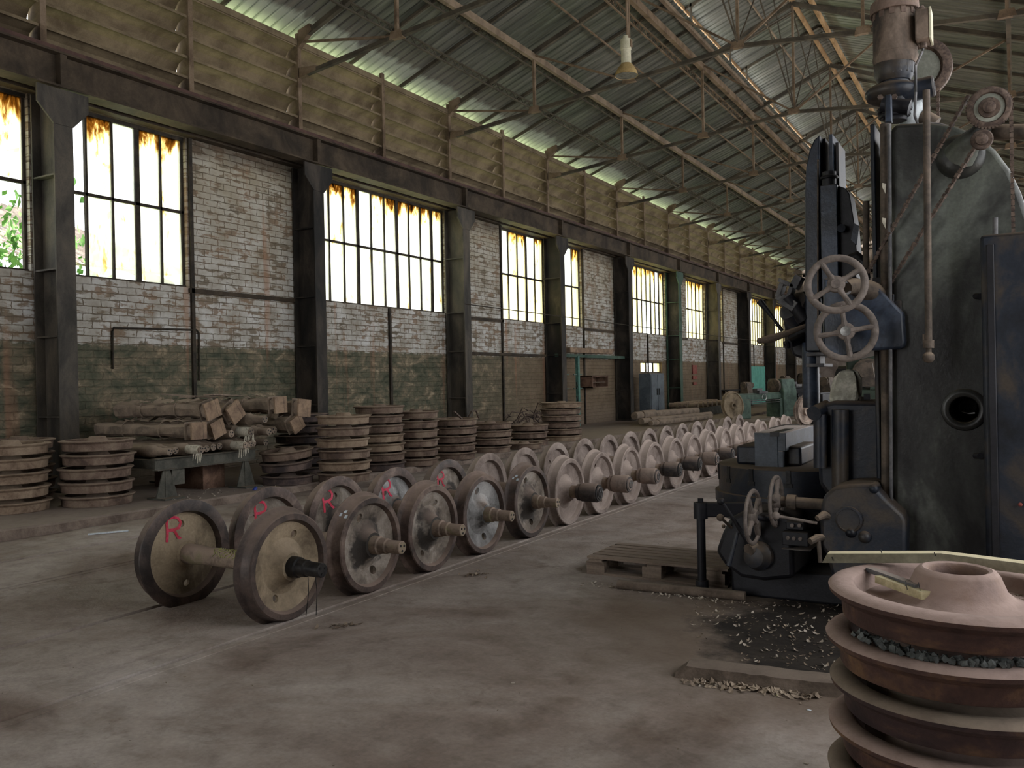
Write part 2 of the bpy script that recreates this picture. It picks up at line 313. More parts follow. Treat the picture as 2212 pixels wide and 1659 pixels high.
# dusty translucent window pane: clear where clean, brown grime along its edges
def pane_mat(name, seed, tint, dirt):
    m = bpy.data.materials.new(name); m.use_nodes = True; nt = m.node_tree; nt.nodes.clear()
    out = _n(nt, 'ShaderNodeOutputMaterial'); geo = _n(nt, 'ShaderNodeNewGeometry'); pos = geo.outputs['Position']
    sep = _n(nt, 'ShaderNodeSeparateXYZ'); nt.links.new(pos, sep.inputs[0])
    v = scaled(nt, pos, (1, 2.0, .7)); n = noise(nt, v, 2.6+seed, 5, .7, .5)
    top = maprange(nt, sep.outputs[2], 5.55, 6.12, 0, .32)
    f = math_(nt, 'ADD', n, top)
    c = ramp(nt, maprange(nt, f, .60-dirt, .92-dirt), [(0, tint), (.25, (tint[0]*.95, tint[1]*.80, tint[2]*.5)), (.55, (.36, .20, .06)), (1, (.05, .03, .015))])
    tr = _n(nt, 'ShaderNodeBsdfTransparent'); nt.links.new(c, tr.inputs[0])
    tl = _n(nt, 'ShaderNodeBsdfTranslucent'); nt.links.new(c, tl.inputs[0])
    mx = _n(nt, 'ShaderNodeMixShader'); mx.inputs[0].default_value = .35
    nt.links.new(tr.outputs[0], mx.inputs[1]); nt.links.new(tl.outputs[0], mx.inputs[2]); nt.links.new(mx.outputs[0], out.inputs[0])
    return m
MT['pane'] = pane_mat('dusty glass pane', 0, (.96, .95, .90), 0.02)
MT['pane_yellow'] = pane_mat('yellowed glass pane', .7, (1.0, .93, .74), .01)
MT['pane_clean'] = pane_mat('clean glass pane', .3, (.97, .97, .97), -.25)

# ------------------------------------------------------------------ mesh builder
class MB:
    def __init__(s): s.v = []; s.f = []
    def add(s, vs, fs):
        b = len(s.v); s.v += [Vector(x) for x in vs]; s.f += [tuple(b+i for i in f) for f in fs]; return s
    def box(s, lo, hi):
        x0, y0, z0 = lo; x1, y1, z1 = hi
        if x0 > x1: x0, x1 = x1, x0
        if y0 > y1: y0, y1 = y1, y0
        if z0 > z1: z0, z1 = z1, z0
        return s.add([(x0,y0,z0),(x1,y0,z0),(x1,y1,z0),(x0,y1,z0),(x0,y0,z1),(x1,y0,z1),(x1,y1,z1),(x0,y1,z1)],
            [(0,3,2,1),(4,5,6,7),(0,1,5,4),(1,2,6,5),(2,3,7,6),(3,0,4,7)])
    def cbox(s, c, size, rot=(0, 0, 0)):
        m = Euler(rot).to_matrix(); h = Vector(size)/2; c = Vector(c)
        vs = [c + m @ Vector((sx*h.x, sy*h.y, sz*h.z)) for sz in (-1, 1) for sx, sy in ((-1,-1),(1,-1),(1,1),(-1,1))]
        return s.add(vs, [(0,3,2,1),(4,5,6,7),(0,1,5,4),(1,2,6,5),(2,3,7,6),(3,0,4,7)])
    def bar(s, a, b, w, h=None, up=(0, 0, 1)):
        a = Vector(a); b = Vector(b); h = h or w; d = (b-a).normalized(); u = Vector(up)
        if abs(d.dot(u)) > .98: u = Vector((1, 0, 0))
        sd = d.cross(u).normalized()*w/2; uu = sd.cross(d).normalized()*h/2
        vs = [p+i*sd+j*uu for p in (a, b) for i, j in ((-1,-1),(1,-1),(1,1),(-1,1))]
        return s.add(vs, [(0,1,2,3),(7,6,5,4),(0,4,5,1),(1,5,6,2),(2,6,7,3),(3,7,4,0)])
    def lathe(s, prof, origin=(0, 0, 0), axis=(0, 0, 1), n=32, closed=False):
        """prof: list of (along axis, radius)"""
        q = Vector(axis).normalized().to_track_quat('Z', 'Y').to_matrix(); o = Vector(origin)
        vs = []; fs = []
        for z, r in prof:
            for k in range(n):
                a = 2*PI*k/n; vs.append(o + q @ Vector((r*math.cos(a), r*math.sin(a), z)))
        m = len(prof)
        for i in range(m if closed else m-1):
            j = (i+1) % m
            for k in range(n):
                l = (k+1) % n; fs.append((i*n+k, i*n+l, j*n+l, j*n+k))
        if not closed:
            if prof[0][1] > 1e-5: fs.append(tuple(reversed(range(n))))
            if prof[-1][1] > 1e-5: fs.append(tuple((m-1)*n+k for k in range(n)))
        return s.add(vs, fs)
    def cyl(s, a, b, r, r2=None, n=16):
        a = Vector(a); b = Vector(b); return s.lathe([(0, r), ((b-a).length, r if r2 is None else r2)], a, b-a, n)
    def ball(s, c, r, n=16, sc=(1, 1, 1)):
        vs = []; fs = []; c = Vector(c); h = n//2
        for i in range(1, h):
            t = PI*i/h
            for k in range(n):
                a = 2*PI*k/n; vs.append(c+Vector((r*sc[0]*math.sin(t)*math.cos(a), r*sc[1]*math.sin(t)*math.sin(a), r*sc[2]*math.cos(t))))
        vs += [c+Vector((0, 0, r*sc[2])), c-Vector((0, 0, r*sc[2]))]; T = len(vs)-2; B = T+1
        for i in range(h-2):
            for k in range(n):
                l = (k+1) % n; fs.append((i*n+k, (i+1)*n+k, (i+1)*n+l, i*n+l))
        for k in range(n):
            l = (k+1) % n; fs.append((T, k, l)); fs.append((B, (h-2)*n+l, (h-2)*n+k))
        return s.add(vs, fs)
    def tube(s, pts, r, n=8, rs=None):
        pts = [Vector(p) for p in pts]; vs = []; fs = []
        up = Vector((0.123, .31, .9)).normalized()
        for i, p in enumerate(pts):
            d = (pts[min(i+1, len(pts)-1)]-pts[max(i-1, 0)]).normalized()
            sd = d.cross(up); sd = sd.normalized() if sd.length > 1e-4 else Vector((1, 0, 0)); uu = sd.cross(d)
            rr = rs[i] if rs else r
            for k in range(n):
                a = 2*PI*k/n; vs.append(p+sd*rr*math.cos(a)+uu*rr*math.sin(a))
        for i in range(len(pts)-1):
            for k in range(n):
                l = (k+1) % n; fs.append((i*n+k, (i+1)*n+k, (i+1)*n+l, i*n+l))
        fs.append(tuple(range(n))); fs.append(tuple((len(pts)-1)*n+k for k in reversed(range(n))))
        return s.add(vs, fs)
    def torus(s, c, R, r, axis=(0, 0, 1), n=40, m=10, flat=1.0):
        return s.lathe([(r*flat*math.sin(2*PI*i/m), R+r*math.cos(2*PI*i/m)) for i in range(m)], c, axis, n, closed=True)
    def prism(s, poly, y0, y1):
        """poly of (x,z) extruded along y"""
        n = len(poly); vs = [(x, y0, z) for x, z in poly]+[(x, y1, z) for x, z in poly]
        ar = sum(poly[i][0]*poly[(i+1) % n][1]-poly[(i+1) % n][0]*poly[i][1] for i in range(n))
        f1 = tuple(range(n)); f2 = tuple(range(n, 2*n))
        sides = [(i, i+n, (i+1) % n+n, (i+1) % n) for i in range(n)]
        if ar > 0: fs = [f1, tuple(reversed(f2))]+sides
        else: fs = [tuple(reversed(f1)), f2]+[tuple(reversed(q)) for q in sides]
        return s.add(vs, fs)
    def build(s, name, mat, parent=None, bevel=0, smooth=True, loc=None, world=True, raw=False):
        me = bpy.data.meshes.new(name)
        off = Vector(loc) if loc is not None else (parent.matrix_world.translation if (parent is not None and world) else Vector())
        if parent is not None and world and loc is None: off = PWORLD.get(parent.name, Vector())
        me.from_pydata([v-off for v in s.v], [], s.f)
        import bmesh
        b = bmesh.new(); b.from_mesh(me)
        if not raw: bmesh.ops.recalc_face_normals(b, faces=b.faces)
        b.to_mesh(me); b.free()
        me.materials.append(MT[mat] if isinstance(mat, str) else mat)
        if smooth:
            me.polygons.foreach_set('use_smooth', [True]*len(me.polygons)); me.set_sharp_from_angle(angle=math.radians(35))
        o = bpy.data.objects.new(name, me); C.objects.link(o)
        if parent is not None: o.parent = parent
        if loc is not None and parent is None: o.location = loc
        PWORLD[o.name] = off
        if bevel:
            bv = o.modifiers.new('bevel', 'BEVEL'); bv.width = bevel; bv.segments = 2; bv.limit_method = 'ANGLE'
        return o
PWORLD = {}
def tag(o, label=None, cat=None, group=None, kind=None):
    if label: o['label'] = label
    if cat: o['category'] = cat
    if group: o['group'] = group
    if kind: o['kind'] = kind
    return o
def thing(name, label, cat, loc=(0, 0, 0), group=None, rot=(0, 0, 0)):
    o = bpy.data.objects.new(name, None); C.objects.link(o); o.location = loc; o.rotation_euler = rot
    o.empty_display_size = .1
    PWORLD[o.name] = Vector(loc); return tag(o, label, cat, group)
def struct(name, mb, mat, **k):
    return tag(mb.build(name, mat, **k), kind='structure')
def dup(root, loc=None, rot=None, label=None, group=None):
    def cp(o, par):
        c = o.copy(); C.objects.link(c)
        if par is not None: c.parent = par
        for ch in list(o.children): cp(ch, c)
        return c
    r = cp(root, None)
    if loc is not None: r.location = loc
    if rot is not None: r.rotation_euler = rot
    if label: r['label'] = label
    if group: r['group'] = group
    return r
def boolean(o, cutter_mb, keep_sharp=True):
    me = bpy.data.meshes.new('cutter'); me.from_pydata([v-PWORLD.get(o.name, Vector()) for v in cutter_mb.v], [], cutter_mb.f)
    import bmesh
    b = bmesh.new(); b.from_mesh(me); bmesh.ops.recalc_face_normals(b, faces=b.faces); b.to_mesh(me); b.free()
    c = bpy.data.objects.new('cutter', me); C.objects.link(c); c.matrix_world = o.matrix_world
    if o.parent is not None: c.parent = o.parent; c.location = o.location; c.rotation_euler = o.rotation_euler
    md = o.modifiers.new('b', 'BOOLEAN'); md.operation = 'DIFFERENCE'; md.object = c; md.solver = 'EXACT'
    bpy.context.view_layer.update()
    dg = bpy.context.evaluated_depsgraph_get(); ev = o.evaluated_get(dg)
    nm = bpy.data.meshes.new_from_object(ev); o.modifiers.remove(md); o.data = nm
    nm.polygons.foreach_set('use_smooth', [True]*len(nm.polygons)); nm.set_sharp_from_angle(angle=math.radians(35))
    bpy.data.objects.remove(c); return o
ORD = ['first', 'second', 'third', 'fourth', 'fifth', 'sixth', 'seventh', 'eighth', 'ninth', 'tenth', 'eleventh', 'twelfth', 'thirteenth', 'fourteenth', 'fifteenth', 'sixteenth', 'seventeenth', 'eighteenth', 'nineteenth', 'twentieth', 'twenty-first', 'twenty-second', 'twenty-third', 'twenty-fourth', 'twenty-fifth', 'twenty-sixth']

# ------------------------------------------------------------------ setting
XW = -12.8; Y0, BAY = 7.67, 5.42; NB = 10; YEND = 62.0; YBEG = -9.0; XR = 2.6
COLY = [Y0+BAY*i for i in range(-2, NB+1)]        # COLY[2] is the first column in view
# floor with rail grooves running down the hall
xs = []
def groove(x, wd=.026, d=.045): xs.append((x-wd, x+wd, d))
for x in (-8.24, -7.14, -5.478, -4.292): groove(x)
xs.sort()
m = MB(); cur = -9.40
segs = []
for a, b, d in xs:
    segs += [(cur, a, 0, 0), (a, a, 0, -d), (a, b, -d, -d), (b, b, -d, 0)]; cur = b
segs.append((cur, XR+3, 0, 0))
for a, b, z0, z1 in segs:
    if a == b and z0 == z1: continue
    m.add([(a, YBEG-4, z0), (b, YBEG-4, z1), (b, YEND, z1), (a, YEND, z0)], [(0, 1, 2, 3)])
struct('floor', m, 'floor', smooth=False)
# raised strip along the left wall and its earthy kerb
m = MB(); random.seed(3)
ny = 150; pr = []
for j in range(ny+1):
    y = -2+(YEND+2)*j/ny
    e = -9.40+random.uniform(-.02, .02); h = .10+random.uniform(-.008, .008)
    hk = h+max(0, .035*(8.5-y)/6); pr.append([(XW, y, .10), (e-.55, y, .10), (e-.025, y, hk), (e, y, hk-.02), (e+.015, y, 0)])
for j in range(ny):
    b = len(m.v)
    m.add(pr[j]+pr[j+1], [(k, k+1, k+6, k+5) for k in range(4)])
struct('trim_1', m, 'kerb')
# two embedded rails lie flush beside the grooves
for k, x in enumerate((-8.24, -7.14, -5.478, -4.292)):
    s = 1 if k % 2 else -1
    s = -1 if k in (0, 2) else 1
    mm = MB().box((x+s*.030, YBEG, -.03), (x+s*.10, YEND, .004))
    struct('trim_%d' % (k+2), mm, 'floor', smooth=False)

for gx in (-8.24, -7.14, -5.478, -4.292):  # dark earth-coloured strips put the shade into the groove bottoms
    struct('trim_%d' % (k+3), MB().box((gx-.026, YBEG, -.045), (gx+.026, YEND, -.018)), 'groove_shade', smooth=False); k += 1
# left brick wall with window openings
wins = [(-3.0, -.6), (2.8, 7.50), (8.02, 10.35), (13.68, 18.44), (21.27, 23.95), (24.88, 26.54), (30.3, 34.65), (37.31, 40.0), (41.35, 42.75), (46.95, 50.9), (53.5, 56.2)]
ZS, ZT = 3.42, 6.10
m = MB()
small = (31.75, 34.1, 1.86, 2.28)   # small low window above the grey cabinet
def wbox(y0, y1, z0, z1): m.box((XW-.22, y0, z0), (XW, y1, z1))
gap = (35.35, 35.50)               # bright slit beside the seventh column
wbox(YBEG, small[0], 0, small[2]); wbox(small[0], small[1], 0, small[2]); wbox(small[0], small[1], small[3], ZS)
wbox(YBEG, small[0], small[2], ZS); wbox(small[1], gap[0], 0, ZS); wbox(gap[0], gap[1], 3.2, ZS); wbox(gap[1], YEND, 0, ZS)
y = YBEG
for a, b in wins:
    wbox(y, a, ZS, ZT); y = b
wbox(y, YEND, ZS, ZT); wbox(YBEG, YEND, ZT, 6.8)
m.box((XW-.2, 59.17, 6.8), (XW, YEND, 9.1)); m.box((XW-.2, YBEG, 6.8), (XW, -.47, 9.0))
struct('wall_left', m, 'wall', smooth=False)
m = MB().box((XW, YEND, 0), (XR, YEND+.2, 8.7)); m.prism([(XW-.5, 8.5), (XR+.5, 8.5), (XR+.5, 9.2), (-5.08, 12.9), (XW-.5, 9.2)], YEND, YEND+.2)
struct('wall_far', m, 'concrete', smooth=False)
m = MB().box((XR, YBEG, 0), (XR+.2, YEND, 1.0)); m.box((XR, YBEG, 6.2), (XR+.2, YEND, 8.4)); m.box((XR, YBEG, 1.0), (XR+.2, 1.5, 6.2))
for k in range(len(COLY)): m.box((XR-.05, COLY[k]-.2, 0), (XR+.25, COLY[k]+.2, 8.6))
struct('wall_right', m, 'concrete', smooth=False)
m = MB().prism([(XW-.5, 8.5), (XR+.5, 8.5), (XR+.5, 9.2), (-5.08, 12.9), (XW-.5, 9.2)], YBEG-.2, YBEG); m.box((XW, YBEG-.2, 6), (XR, YBEG, 8.7))
m.box((XW, YBEG-.2, 0), (-11.5, YBEG, 6)); m.box((-4.0, YBEG-.2, 0), (XR, YBEG, 6))
struct('wall_back', m, 'concrete', smooth=False)

# windows: steel frames with two rows of narrow dusty panes
random.seed(11)
wi = 0
for (a, b) in wins[1:]:
    wi += 1
    fr = MB(); x = XW-.11; W = b-a
    n = max(2, round(W/.50)); pw = W/n
    for z in (ZS, ZT): fr.box((x-.04, a, z-.05 if z == ZS else z-.06), (x+.05, b, z+.03 if z == ZS else z))
    fr.box((x-.03, a, 4.74), (x+.03, b, 4.79))
    for i in range(n+1):
        yy = a+pw*i; t = .045 if i in (0, n) or i % 3 == 0 else .018
        fr.box((x-.03, yy-t, ZS), (x+.03, yy+t, ZT))
    f = struct('window_%d' % wi, fr, 'frame', smooth=False)
    for i in range(n):
        for r, (z0, z1) in enumerate(((ZS, 4.75), (4.78, ZT))):
            rr = random.random()
            if wi == 1 and i >= n-1 and r == 0: continue
            if wi == 1 and i >= n-1 and r == 1: mt = 'pane'
            elif wi == 2 and i == 0: continue
            elif rr < .05 and wi > 1: continue
            elif rr < .16: mt = 'pane_clean'
            else: mt = 'pane' if wi <= 3 else 'pane_yellow'
            tilt = random.uniform(-.02, .02)
            p = MB().cbox((x, a+pw*(i+.5), (z0+z1)/2), (.006, pw-.02, z1-z0), (0, tilt, 0))
            p.build('pane', mt, f, smooth=False)
fr = MB(); x = XW-.11; a, b, z0, z1 = small; wi += 1
for z in (z0, z1): fr.box((x-.04, a, z-.03), (x+.04, b, z+.03))
for i in range(4): fr.box((x-.03, a+(b-a)*i/3-.03, z0), (x+.03, a+(b-a)*i/3+.03, z1))
f = struct('window_%d' % wi, fr, 'frame', smooth=False)
MB().cbox((x, a+(b-a)/6, (z0+z1)/2), (.006, .7, .4)).build('pane', 'pane_yellow', f, smooth=False)
MB().cbox((x, a+(b-a)*.84, (z0+z1)/2), (.006, .7, .4)).build('pane', 'pane_yellow', f, smooth=False)
# sill band, dado joints and slim posts on the wall
k = 10
for a, b in ((10.35, 13.3), (18.44, 21.27), (26.54, 29.2), (35.6, 37.3), (42.7, 45.6), (50.9, 53.5)):
    struct('trim_%d' % k, MB().box((XW, a, ZS-.10), (XW+.05, b, ZS-.02)), 'beam', smooth=False); k += 1
for yy, z1 in ((10.42, 6.1), (16.05, 3.4), (21.2, 6.1), (26.6, 6.1), (32.5, 3.4), (42.8, 6.1), (48.6, 3.4)):
    struct('trim_%d' % k, MB().box((XW, yy-.035, .1), (XW+.05, yy+.035, z1)), 'frame', smooth=False); k += 1
struct('trim_%d' % k, MB().box((XW, 18.9, 2.36), (XW+.10, 23.7, 2.44)), 'beam', smooth=False); k += 1
struct('trim_%d' % k, MB().box((XW+.3, 23.9, 2.36), (XW+.42, 29.2, 2.46)), 'column_green', smooth=False); k += 1
TRIM = k

# outside: green ground, a neighbouring shed roof and a tree seen through the open panes
m = MB().add([(-60, -30, -.3), (XW-.22, -30, -.3), (XW-.22, 90, -.3), (-60, 90, -.3)], [(0, 3, 2, 1)])
struct('floor', m, 'grass', smooth=False)
sh = thing('shed', 'pale corrugated neighbouring shed roof seen through the leftmost broken window', 'shed', (-22, 8, 0))
m = MB()
for i in range(90):
    yy = -4+i*.22
    m.add([(-19, yy, 4.6), (-19, yy+.16, 4.6), (-27, yy+.16, 7.4), (-27, yy, 7.4), (-19, yy, 4.66), (-27, yy, 7.46), (-19, yy+.22, 4.56), (-27, yy+.22, 7.36)], [(0, 1, 2, 3), (0, 4, 5, 3), (1, 6, 7, 2)])
m.build('roof', 'outroof', sh, smooth=False)
m = MB()
for yy in (-3, 3, 9, 15): m.bar((-19.2, yy, 4.3), (-27, yy, 7.1), .14, .22)
for yy in (-3, 3, 9, 15): m.bar((-19.4, yy, -.3), (-19.4, yy, 4.3), .18)
for xx in (-20, -22.5, -25): m.bar((xx, -4, 4.3+(-19-xx)*.35+.1), (xx, 15.6, 4.3+(-19-xx)*.35+.1), .1)
m.build('frame', 'outroof', sh, smooth=False)
tr = thing('tree', 'bright green leafy tree outside the leftmost window', 'tree', (-16.0, 8.6, -.3))
MB().tube([(-16.0, 8.6, -.3), (-16.0, 8.7, 1.6), (-16.1, 8.6, 3.2)], .12, 8, [.14, .11, .07]).build('trunk', 'wood', tr)
m = MB(); random.seed(5)
for i in range(1500):
    p = Vector((random.gauss(-16, .6), random.gauss(8.7, 1.1), random.gauss(3.7, .75))); s = random.uniform(.06, .14)
    q = Euler((random.uniform(0, 6), random.uniform(0, 6), 0)).to_matrix()
    m.add([p+q@Vector(c)*s for c in ((-1, 0, 0), (0, -.5, .1), (1, 0, 0), (0, .5, .1))], [(0, 1, 2, 3)])
m.build('foliage', 'foliage', tr, smooth=False)

# roof -----------------------------------------------------------
SL = .37; ZE = 8.83
def rz(x): return ZE+SL*(x+12.6)            # underside height of the left slope
XRG = -5.08
def corr(xa, za, xb, zb, ya, yb, pitch=.24, h=.035):
    m = MB(); vs = []; n = int((yb-ya)/pitch); prof = []
    for i in range(n):
        y = ya+i*pitch
        prof += [(y, 0), (y+pitch*.70, 0), (y+pitch*.77, h), (y+pitch*.93, h)]
    prof.append((ya+n*pitch, 0))
    for y, dz in prof: vs += [(xa, y, za+dz), (xb, y, zb+dz)]
    fs = [(2*i, 2*i+1, 2*i+3, 2*i+2) for i in range(len(prof)-1)]
    m.add(vs, fs); return m   # normals point up: the weather side
UP = lambda x: 11.44+SL*(x+7.55)            # underside of the raised ridge roof
mir = 2*XRG
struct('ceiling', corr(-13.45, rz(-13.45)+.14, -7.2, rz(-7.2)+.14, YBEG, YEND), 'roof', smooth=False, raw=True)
struct('ceiling', corr(-7.55, UP(-7.55), XRG, UP(XRG), YBEG, YEND), 'roof', smooth=False, raw=True)
struct('ceiling', corr(XRG, UP(XRG), mir+7.55, UP(-7.55), YBEG, YEND), 'roof', smooth=False, raw=True)
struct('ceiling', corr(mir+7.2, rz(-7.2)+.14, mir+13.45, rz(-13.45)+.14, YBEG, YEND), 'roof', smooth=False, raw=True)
# slim rafters between the trusses
tn = TRIM
for j in range(-6, 31):
    y = Y0+BAY/3*j
    if j % 3 == 0 or y > YEND-1: continue
    m = MB().bar((-13.3, y, rz(-13.3)+.09), (-7.25, y, rz(-7.25)+.09), .05, .07)
    m.bar((-7.5, y, UP(-7.5)-.05), (XRG, y, UP(XRG)-.05), .05, .07)
    m.bar((XRG, y, UP(XRG)-.05), (mir+7.5, y, UP(-7.5)-.05), .05, .07)
    m.bar((mir+13.3, y, rz(-13.3)+.09), (mir+7.25, y, rz(-7.25)+.09), .05, .07)
    m.bar((-7.3, y, rz(-7.3)+.05), (-7.3, y, UP(-7.3)), .05); m.bar((-7.3, y, UP(-7.3)-.12), (-7.0, y, UP(-7.0)-.03), .03)
    struct('trim_%d' % tn, m, 'truss_dark', smooth=False); tn += 1
# purlins
def purlin(x, z, w_, h_, mat, label, name='purlin'):
    o = MB().box((x-w_/2, YBEG, z-h_/2), (x+w_/2, YEND-.1, z+h_/2)).build(name, mat, smooth=False)
    return tag(o, label, 'roof purlin')
def lattice(x, z, label, h=.16, mat='truss_dark'):
    t = thing('lattice_purlin', label, 'roof purlin', (x, YBEG, z))
    m = MB(); m.box((x-.02, YBEG, z-.015), (x+.02, YEND-.1, z+.015)); m.box((x-.02, YBEG, z+h-.015), (x+.02, YEND-.1, z+h+.015))
    m.build('chord', mat, t, smooth=False)
    m = MB(); y = YBEG
    while y < YEND-.6:
        m.bar((x, y, z), (x, y+.2, z+h), .015); m.bar((x, y+.2, z+h), (x, y+.4, z), .015); y += .4
    m.build('lacing', mat, t, smooth=False); return t
purlin(-10.1, rz(-10.1)-.20, .10, .16, 'purlin', 'long brown roof purlin crossing the trusses nearest the louvred wall')
purlin(-7.6, rz(-7.6)-.22, .12, .18, 'truss', 'long brown purlin just below the roof vent slot')
lattice(-11.35, rz(-11.35)-.22, 'thin lattice purlin closest to the green lit eave')
lattice(-10.35, rz(-10.35)-.20, 'thin lattice purlin beside the brown roof purlin')
lattice(-7.95, rz(-7.95)-.30, 'thin lattice purlin beside the roof vent slot', .2, 'truss')
purlin(-8.85, rz(-8.85)-.10, .03, .04, 'truss', 'thin rod purlin half way up the left roof slope', 'rod_purlin')
purlin(-7.26, rz(-7.26)-.02, .10, .10, 'purlin', 'pale brown purlin on the lower lip of the vent slot')
purlin(-7.48, UP(-7.48)-.06, .05, .10, 'ridge', 'yellowish edge purlin of the raised ridge roof')
purlin(-6.15, UP(-6.15)-.08, .04, .05, 'purlin', 'broken pale purlin half way up the raised ridge roof')
purlin(-5.28, UP(-5.28)-.16, .07, .16, 'ridge', 'orange brown ridge beam on the window side of the ridge')
purlin(-4.80, UP(-5.36)-.17, .08, .18, 'ridge', 'orange brown ridge beam on the machine side of the ridge')
purlin(-2.5, rz(-7.6)-.12, .08, .12, 'truss_dark', 'dark purlin on the right roof slope behind the motor')
purlin(-.05, rz(-10.1)-.20, .10, .16, 'truss_dark', 'dark lower purlin on the right roof slope')
# trusses
def make_truss(label):
    t = thing('roof_truss', label, 'roof truss', (0, 0, 0), 'steel roof trusses')
    X = [-12.6, -10.1, -7.6, XRG, mir+7.6, mir+10.1, mir+12.6]
    zt = [ZE-.10, rz(-10.1)-.1, rz(-7.6)-.1, rz(XRG)+.05]; zt = zt+zt[2::-1]
    zb = [7.98, 8.24, 8.49, 8.74]; zb = zb+zb[2::-1]
    m = MB()
    for i in range(6): m.bar((X[i], 0, zt[i]), (X[i+1], 0, zt[i+1]), .09, .11)
    m.build('top_chord', 'truss_dark', t, smooth=False)
    m = MB()
    for i in range(6): m.bar((X[i], 0, zb[i]), (X[i+1], 0, zb[i+1]), .09, .08)
    m.build('bottom_chord', 'truss_dark', t, smooth=False)
    for i in range(1, 6): MB().bar((X[i], 0, zb[i]), (X[i], 0, zt[i]), .07, .06).build('strut', 'truss', t, smooth=False)
    for i in range(3): MB().bar((X[i], 0, zt[i]-.05), (X[i+1], 0, zb[i+1]), .045).build('diagonal', 'truss', t, smooth=False)
    for i in range(3): MB().bar((X[6-i], 0, zt[i]-.05), (X[5-i], 0, zb[i+1]), .045).build('diagonal', 'truss', t, smooth=False)
    for i in range(1, 6):
        MB().prism([(X[i]-.16, zb[i]-.05), (X[i]+.16, zb[i]-.05), (X[i]+.12, zb[i]+.10), (X[i]-.12, zb[i]+.10)], -.052, .052).build('gusset_plate', 'truss', t, smooth=False)
    MB().prism([(-12.6, 7.93), (-12.15, 8.0), (-12.15, 8.10), (-12.6, 8.13)], -.052, .052).build('gusset_plate', 'truss', t, smooth=False)
    MB().prism([(-12.62, 8.55), (-12.25, 8.84), (-12.3, 8.98), (-12.62, 8.90)], -.052, .052).build('gusset_plate', 'truss', t, smooth=False)
    return t
tn0 = None
ty = COLY[1:]
for i, y in enumerate(ty):
    lab = 'rust brown steel roof truss, %s from the camera, spanning the hall' % ORD[i]
    if i == 0: tn0 = make_truss(lab); tn0.location.y = y
    else: dup(tn0, (0, y, 0), None, lab)
# rod bracing between ridge and the chord of the next truss
for i in range(1, len(ty)-1):
    br = MB(); y = ty[i]; y2 = ty[i+1]
    br.bar((XRG, y, 11.45), (XRG, y2, 8.8), .03); br.bar((XRG, y, 8.8), (XRG, y2, 11.45), .03)
    br.bar((XRG, y+BAY/2, 11.6), (XRG, y2, 8.8), .025); br.bar((XRG, y+BAY/2, 11.6), (XRG, y, 8.8), .025)
    tag(br.build('brace', 'truss_dark', smooth=False, loc=(XRG, y, 8.8)), 'crossed brace rods under the ridge between the %s and %s roof trusses' % (ORD[i], ORD[i+1]), 'brace', 'ridge bracing')
# pale dusty vent slot verticals
# ------------------------------------------------------------------ crane beam, columns, louvres
t = thing('crane_beam', 'long dark riveted crane beam running along the left wall over the windows', 'beam', (-12.25, YBEG, 6.05))
m = MB(); x = -12.28
m.box((x-.02, YBEG, 6.12), (x+.02, YEND-.1, 6.62)); m.box((x-.16, YBEG, 6.60), (x+.16, YEND-.1, 6.63)); m.box((x-.16, YBEG, 6.10), (x+.16, YEND-.1, 6.13))
m.build('girder', 'beam', t, smooth=False)
m = MB()
y = YBEG
for y in COLY:
    m.box((x+.02, y-.05, 6.13), (x+.14, y+.05, 6.60))
m.build('stiffener', 'beam', t, smooth=False)
m = MB().box((x-.03, YBEG, 6.66), (x+.03, YEND-.1, 6.74)); m.box((x-.06, YBEG, 6.632), (x+.06, YEND-.1, 6.66)); m.build('rail', 'rail', t, smooth=False)
MB().box((XW+.02, YBEG, 6.1), (XW+.2, YEND-.1, 6.75)).build('lintel_channel', 'beam', t, smooth=False)
def make_column(y, label, mat, i):
    t = thing('steel_column', label, 'column', (-12.5, y, .1), 'steel wall columns')
    x0, x1 = XW+.03, -12.18; h = 6.08
    m = MB(); m.box((x1-.03, y-.15, .1), (x1, y+.15, h)); m.build('inner_flange', mat, t, smooth=False)
    m = MB(); m.box((x0, y-.15, .1), (x0+.03, y+.15, h)); m.build('outer_flange', mat, t, smooth=False)
    m = MB(); m.box((x0+.03, y-.012, .1), (x1-.03, y+.012, h)); m.build('web', 'column' if i % 2 else mat, t, smooth=False)
    for z in (1.2, 2.4, 3.4, 4.8): MB().box((x0+.03, y-.14, z), (x1-.03, y+.14, z+.025)).build('stiffener_plate', mat, t, smooth=False)
    vs = [(x1-.02, y-.15, 5.55), (x1-.02, y+.15, 5.55), (x1-.02, y+.40, 5.82), (x1-.02, y+.40, h), (x1-.02, y-.40, h), (x1-.02, y-.40, 5.82)]
    g = MB(); g.add(vs+[(a+.035, b, c) for a, b, c in vs], [tuple(range(6)), tuple(reversed(range(6, 12)))]+[(k, (k+1) % 6, (k+1) % 6+6, k+6) for k in range(6)])
    g.build('haunch_plate', mat, t, smooth=False)
    MB().box((x0-.0, y-.2, .1), (x1+.06, y+.2, .13)).build('base_plate', mat, t, smooth=False)
    return t
for i, y in enumerate(COLY[2:]):
    mat = 'column_grey' if i in (0, 2, 6) else ('column_green' if i == 5 else 'column')
    make_column(y, '%s steel wall column, %s from the left edge of the photo' % ({'column_grey': 'greyish', 'column_green': 'green tinted', 'column': 'black'}[mat], ORD[i]), mat, i)
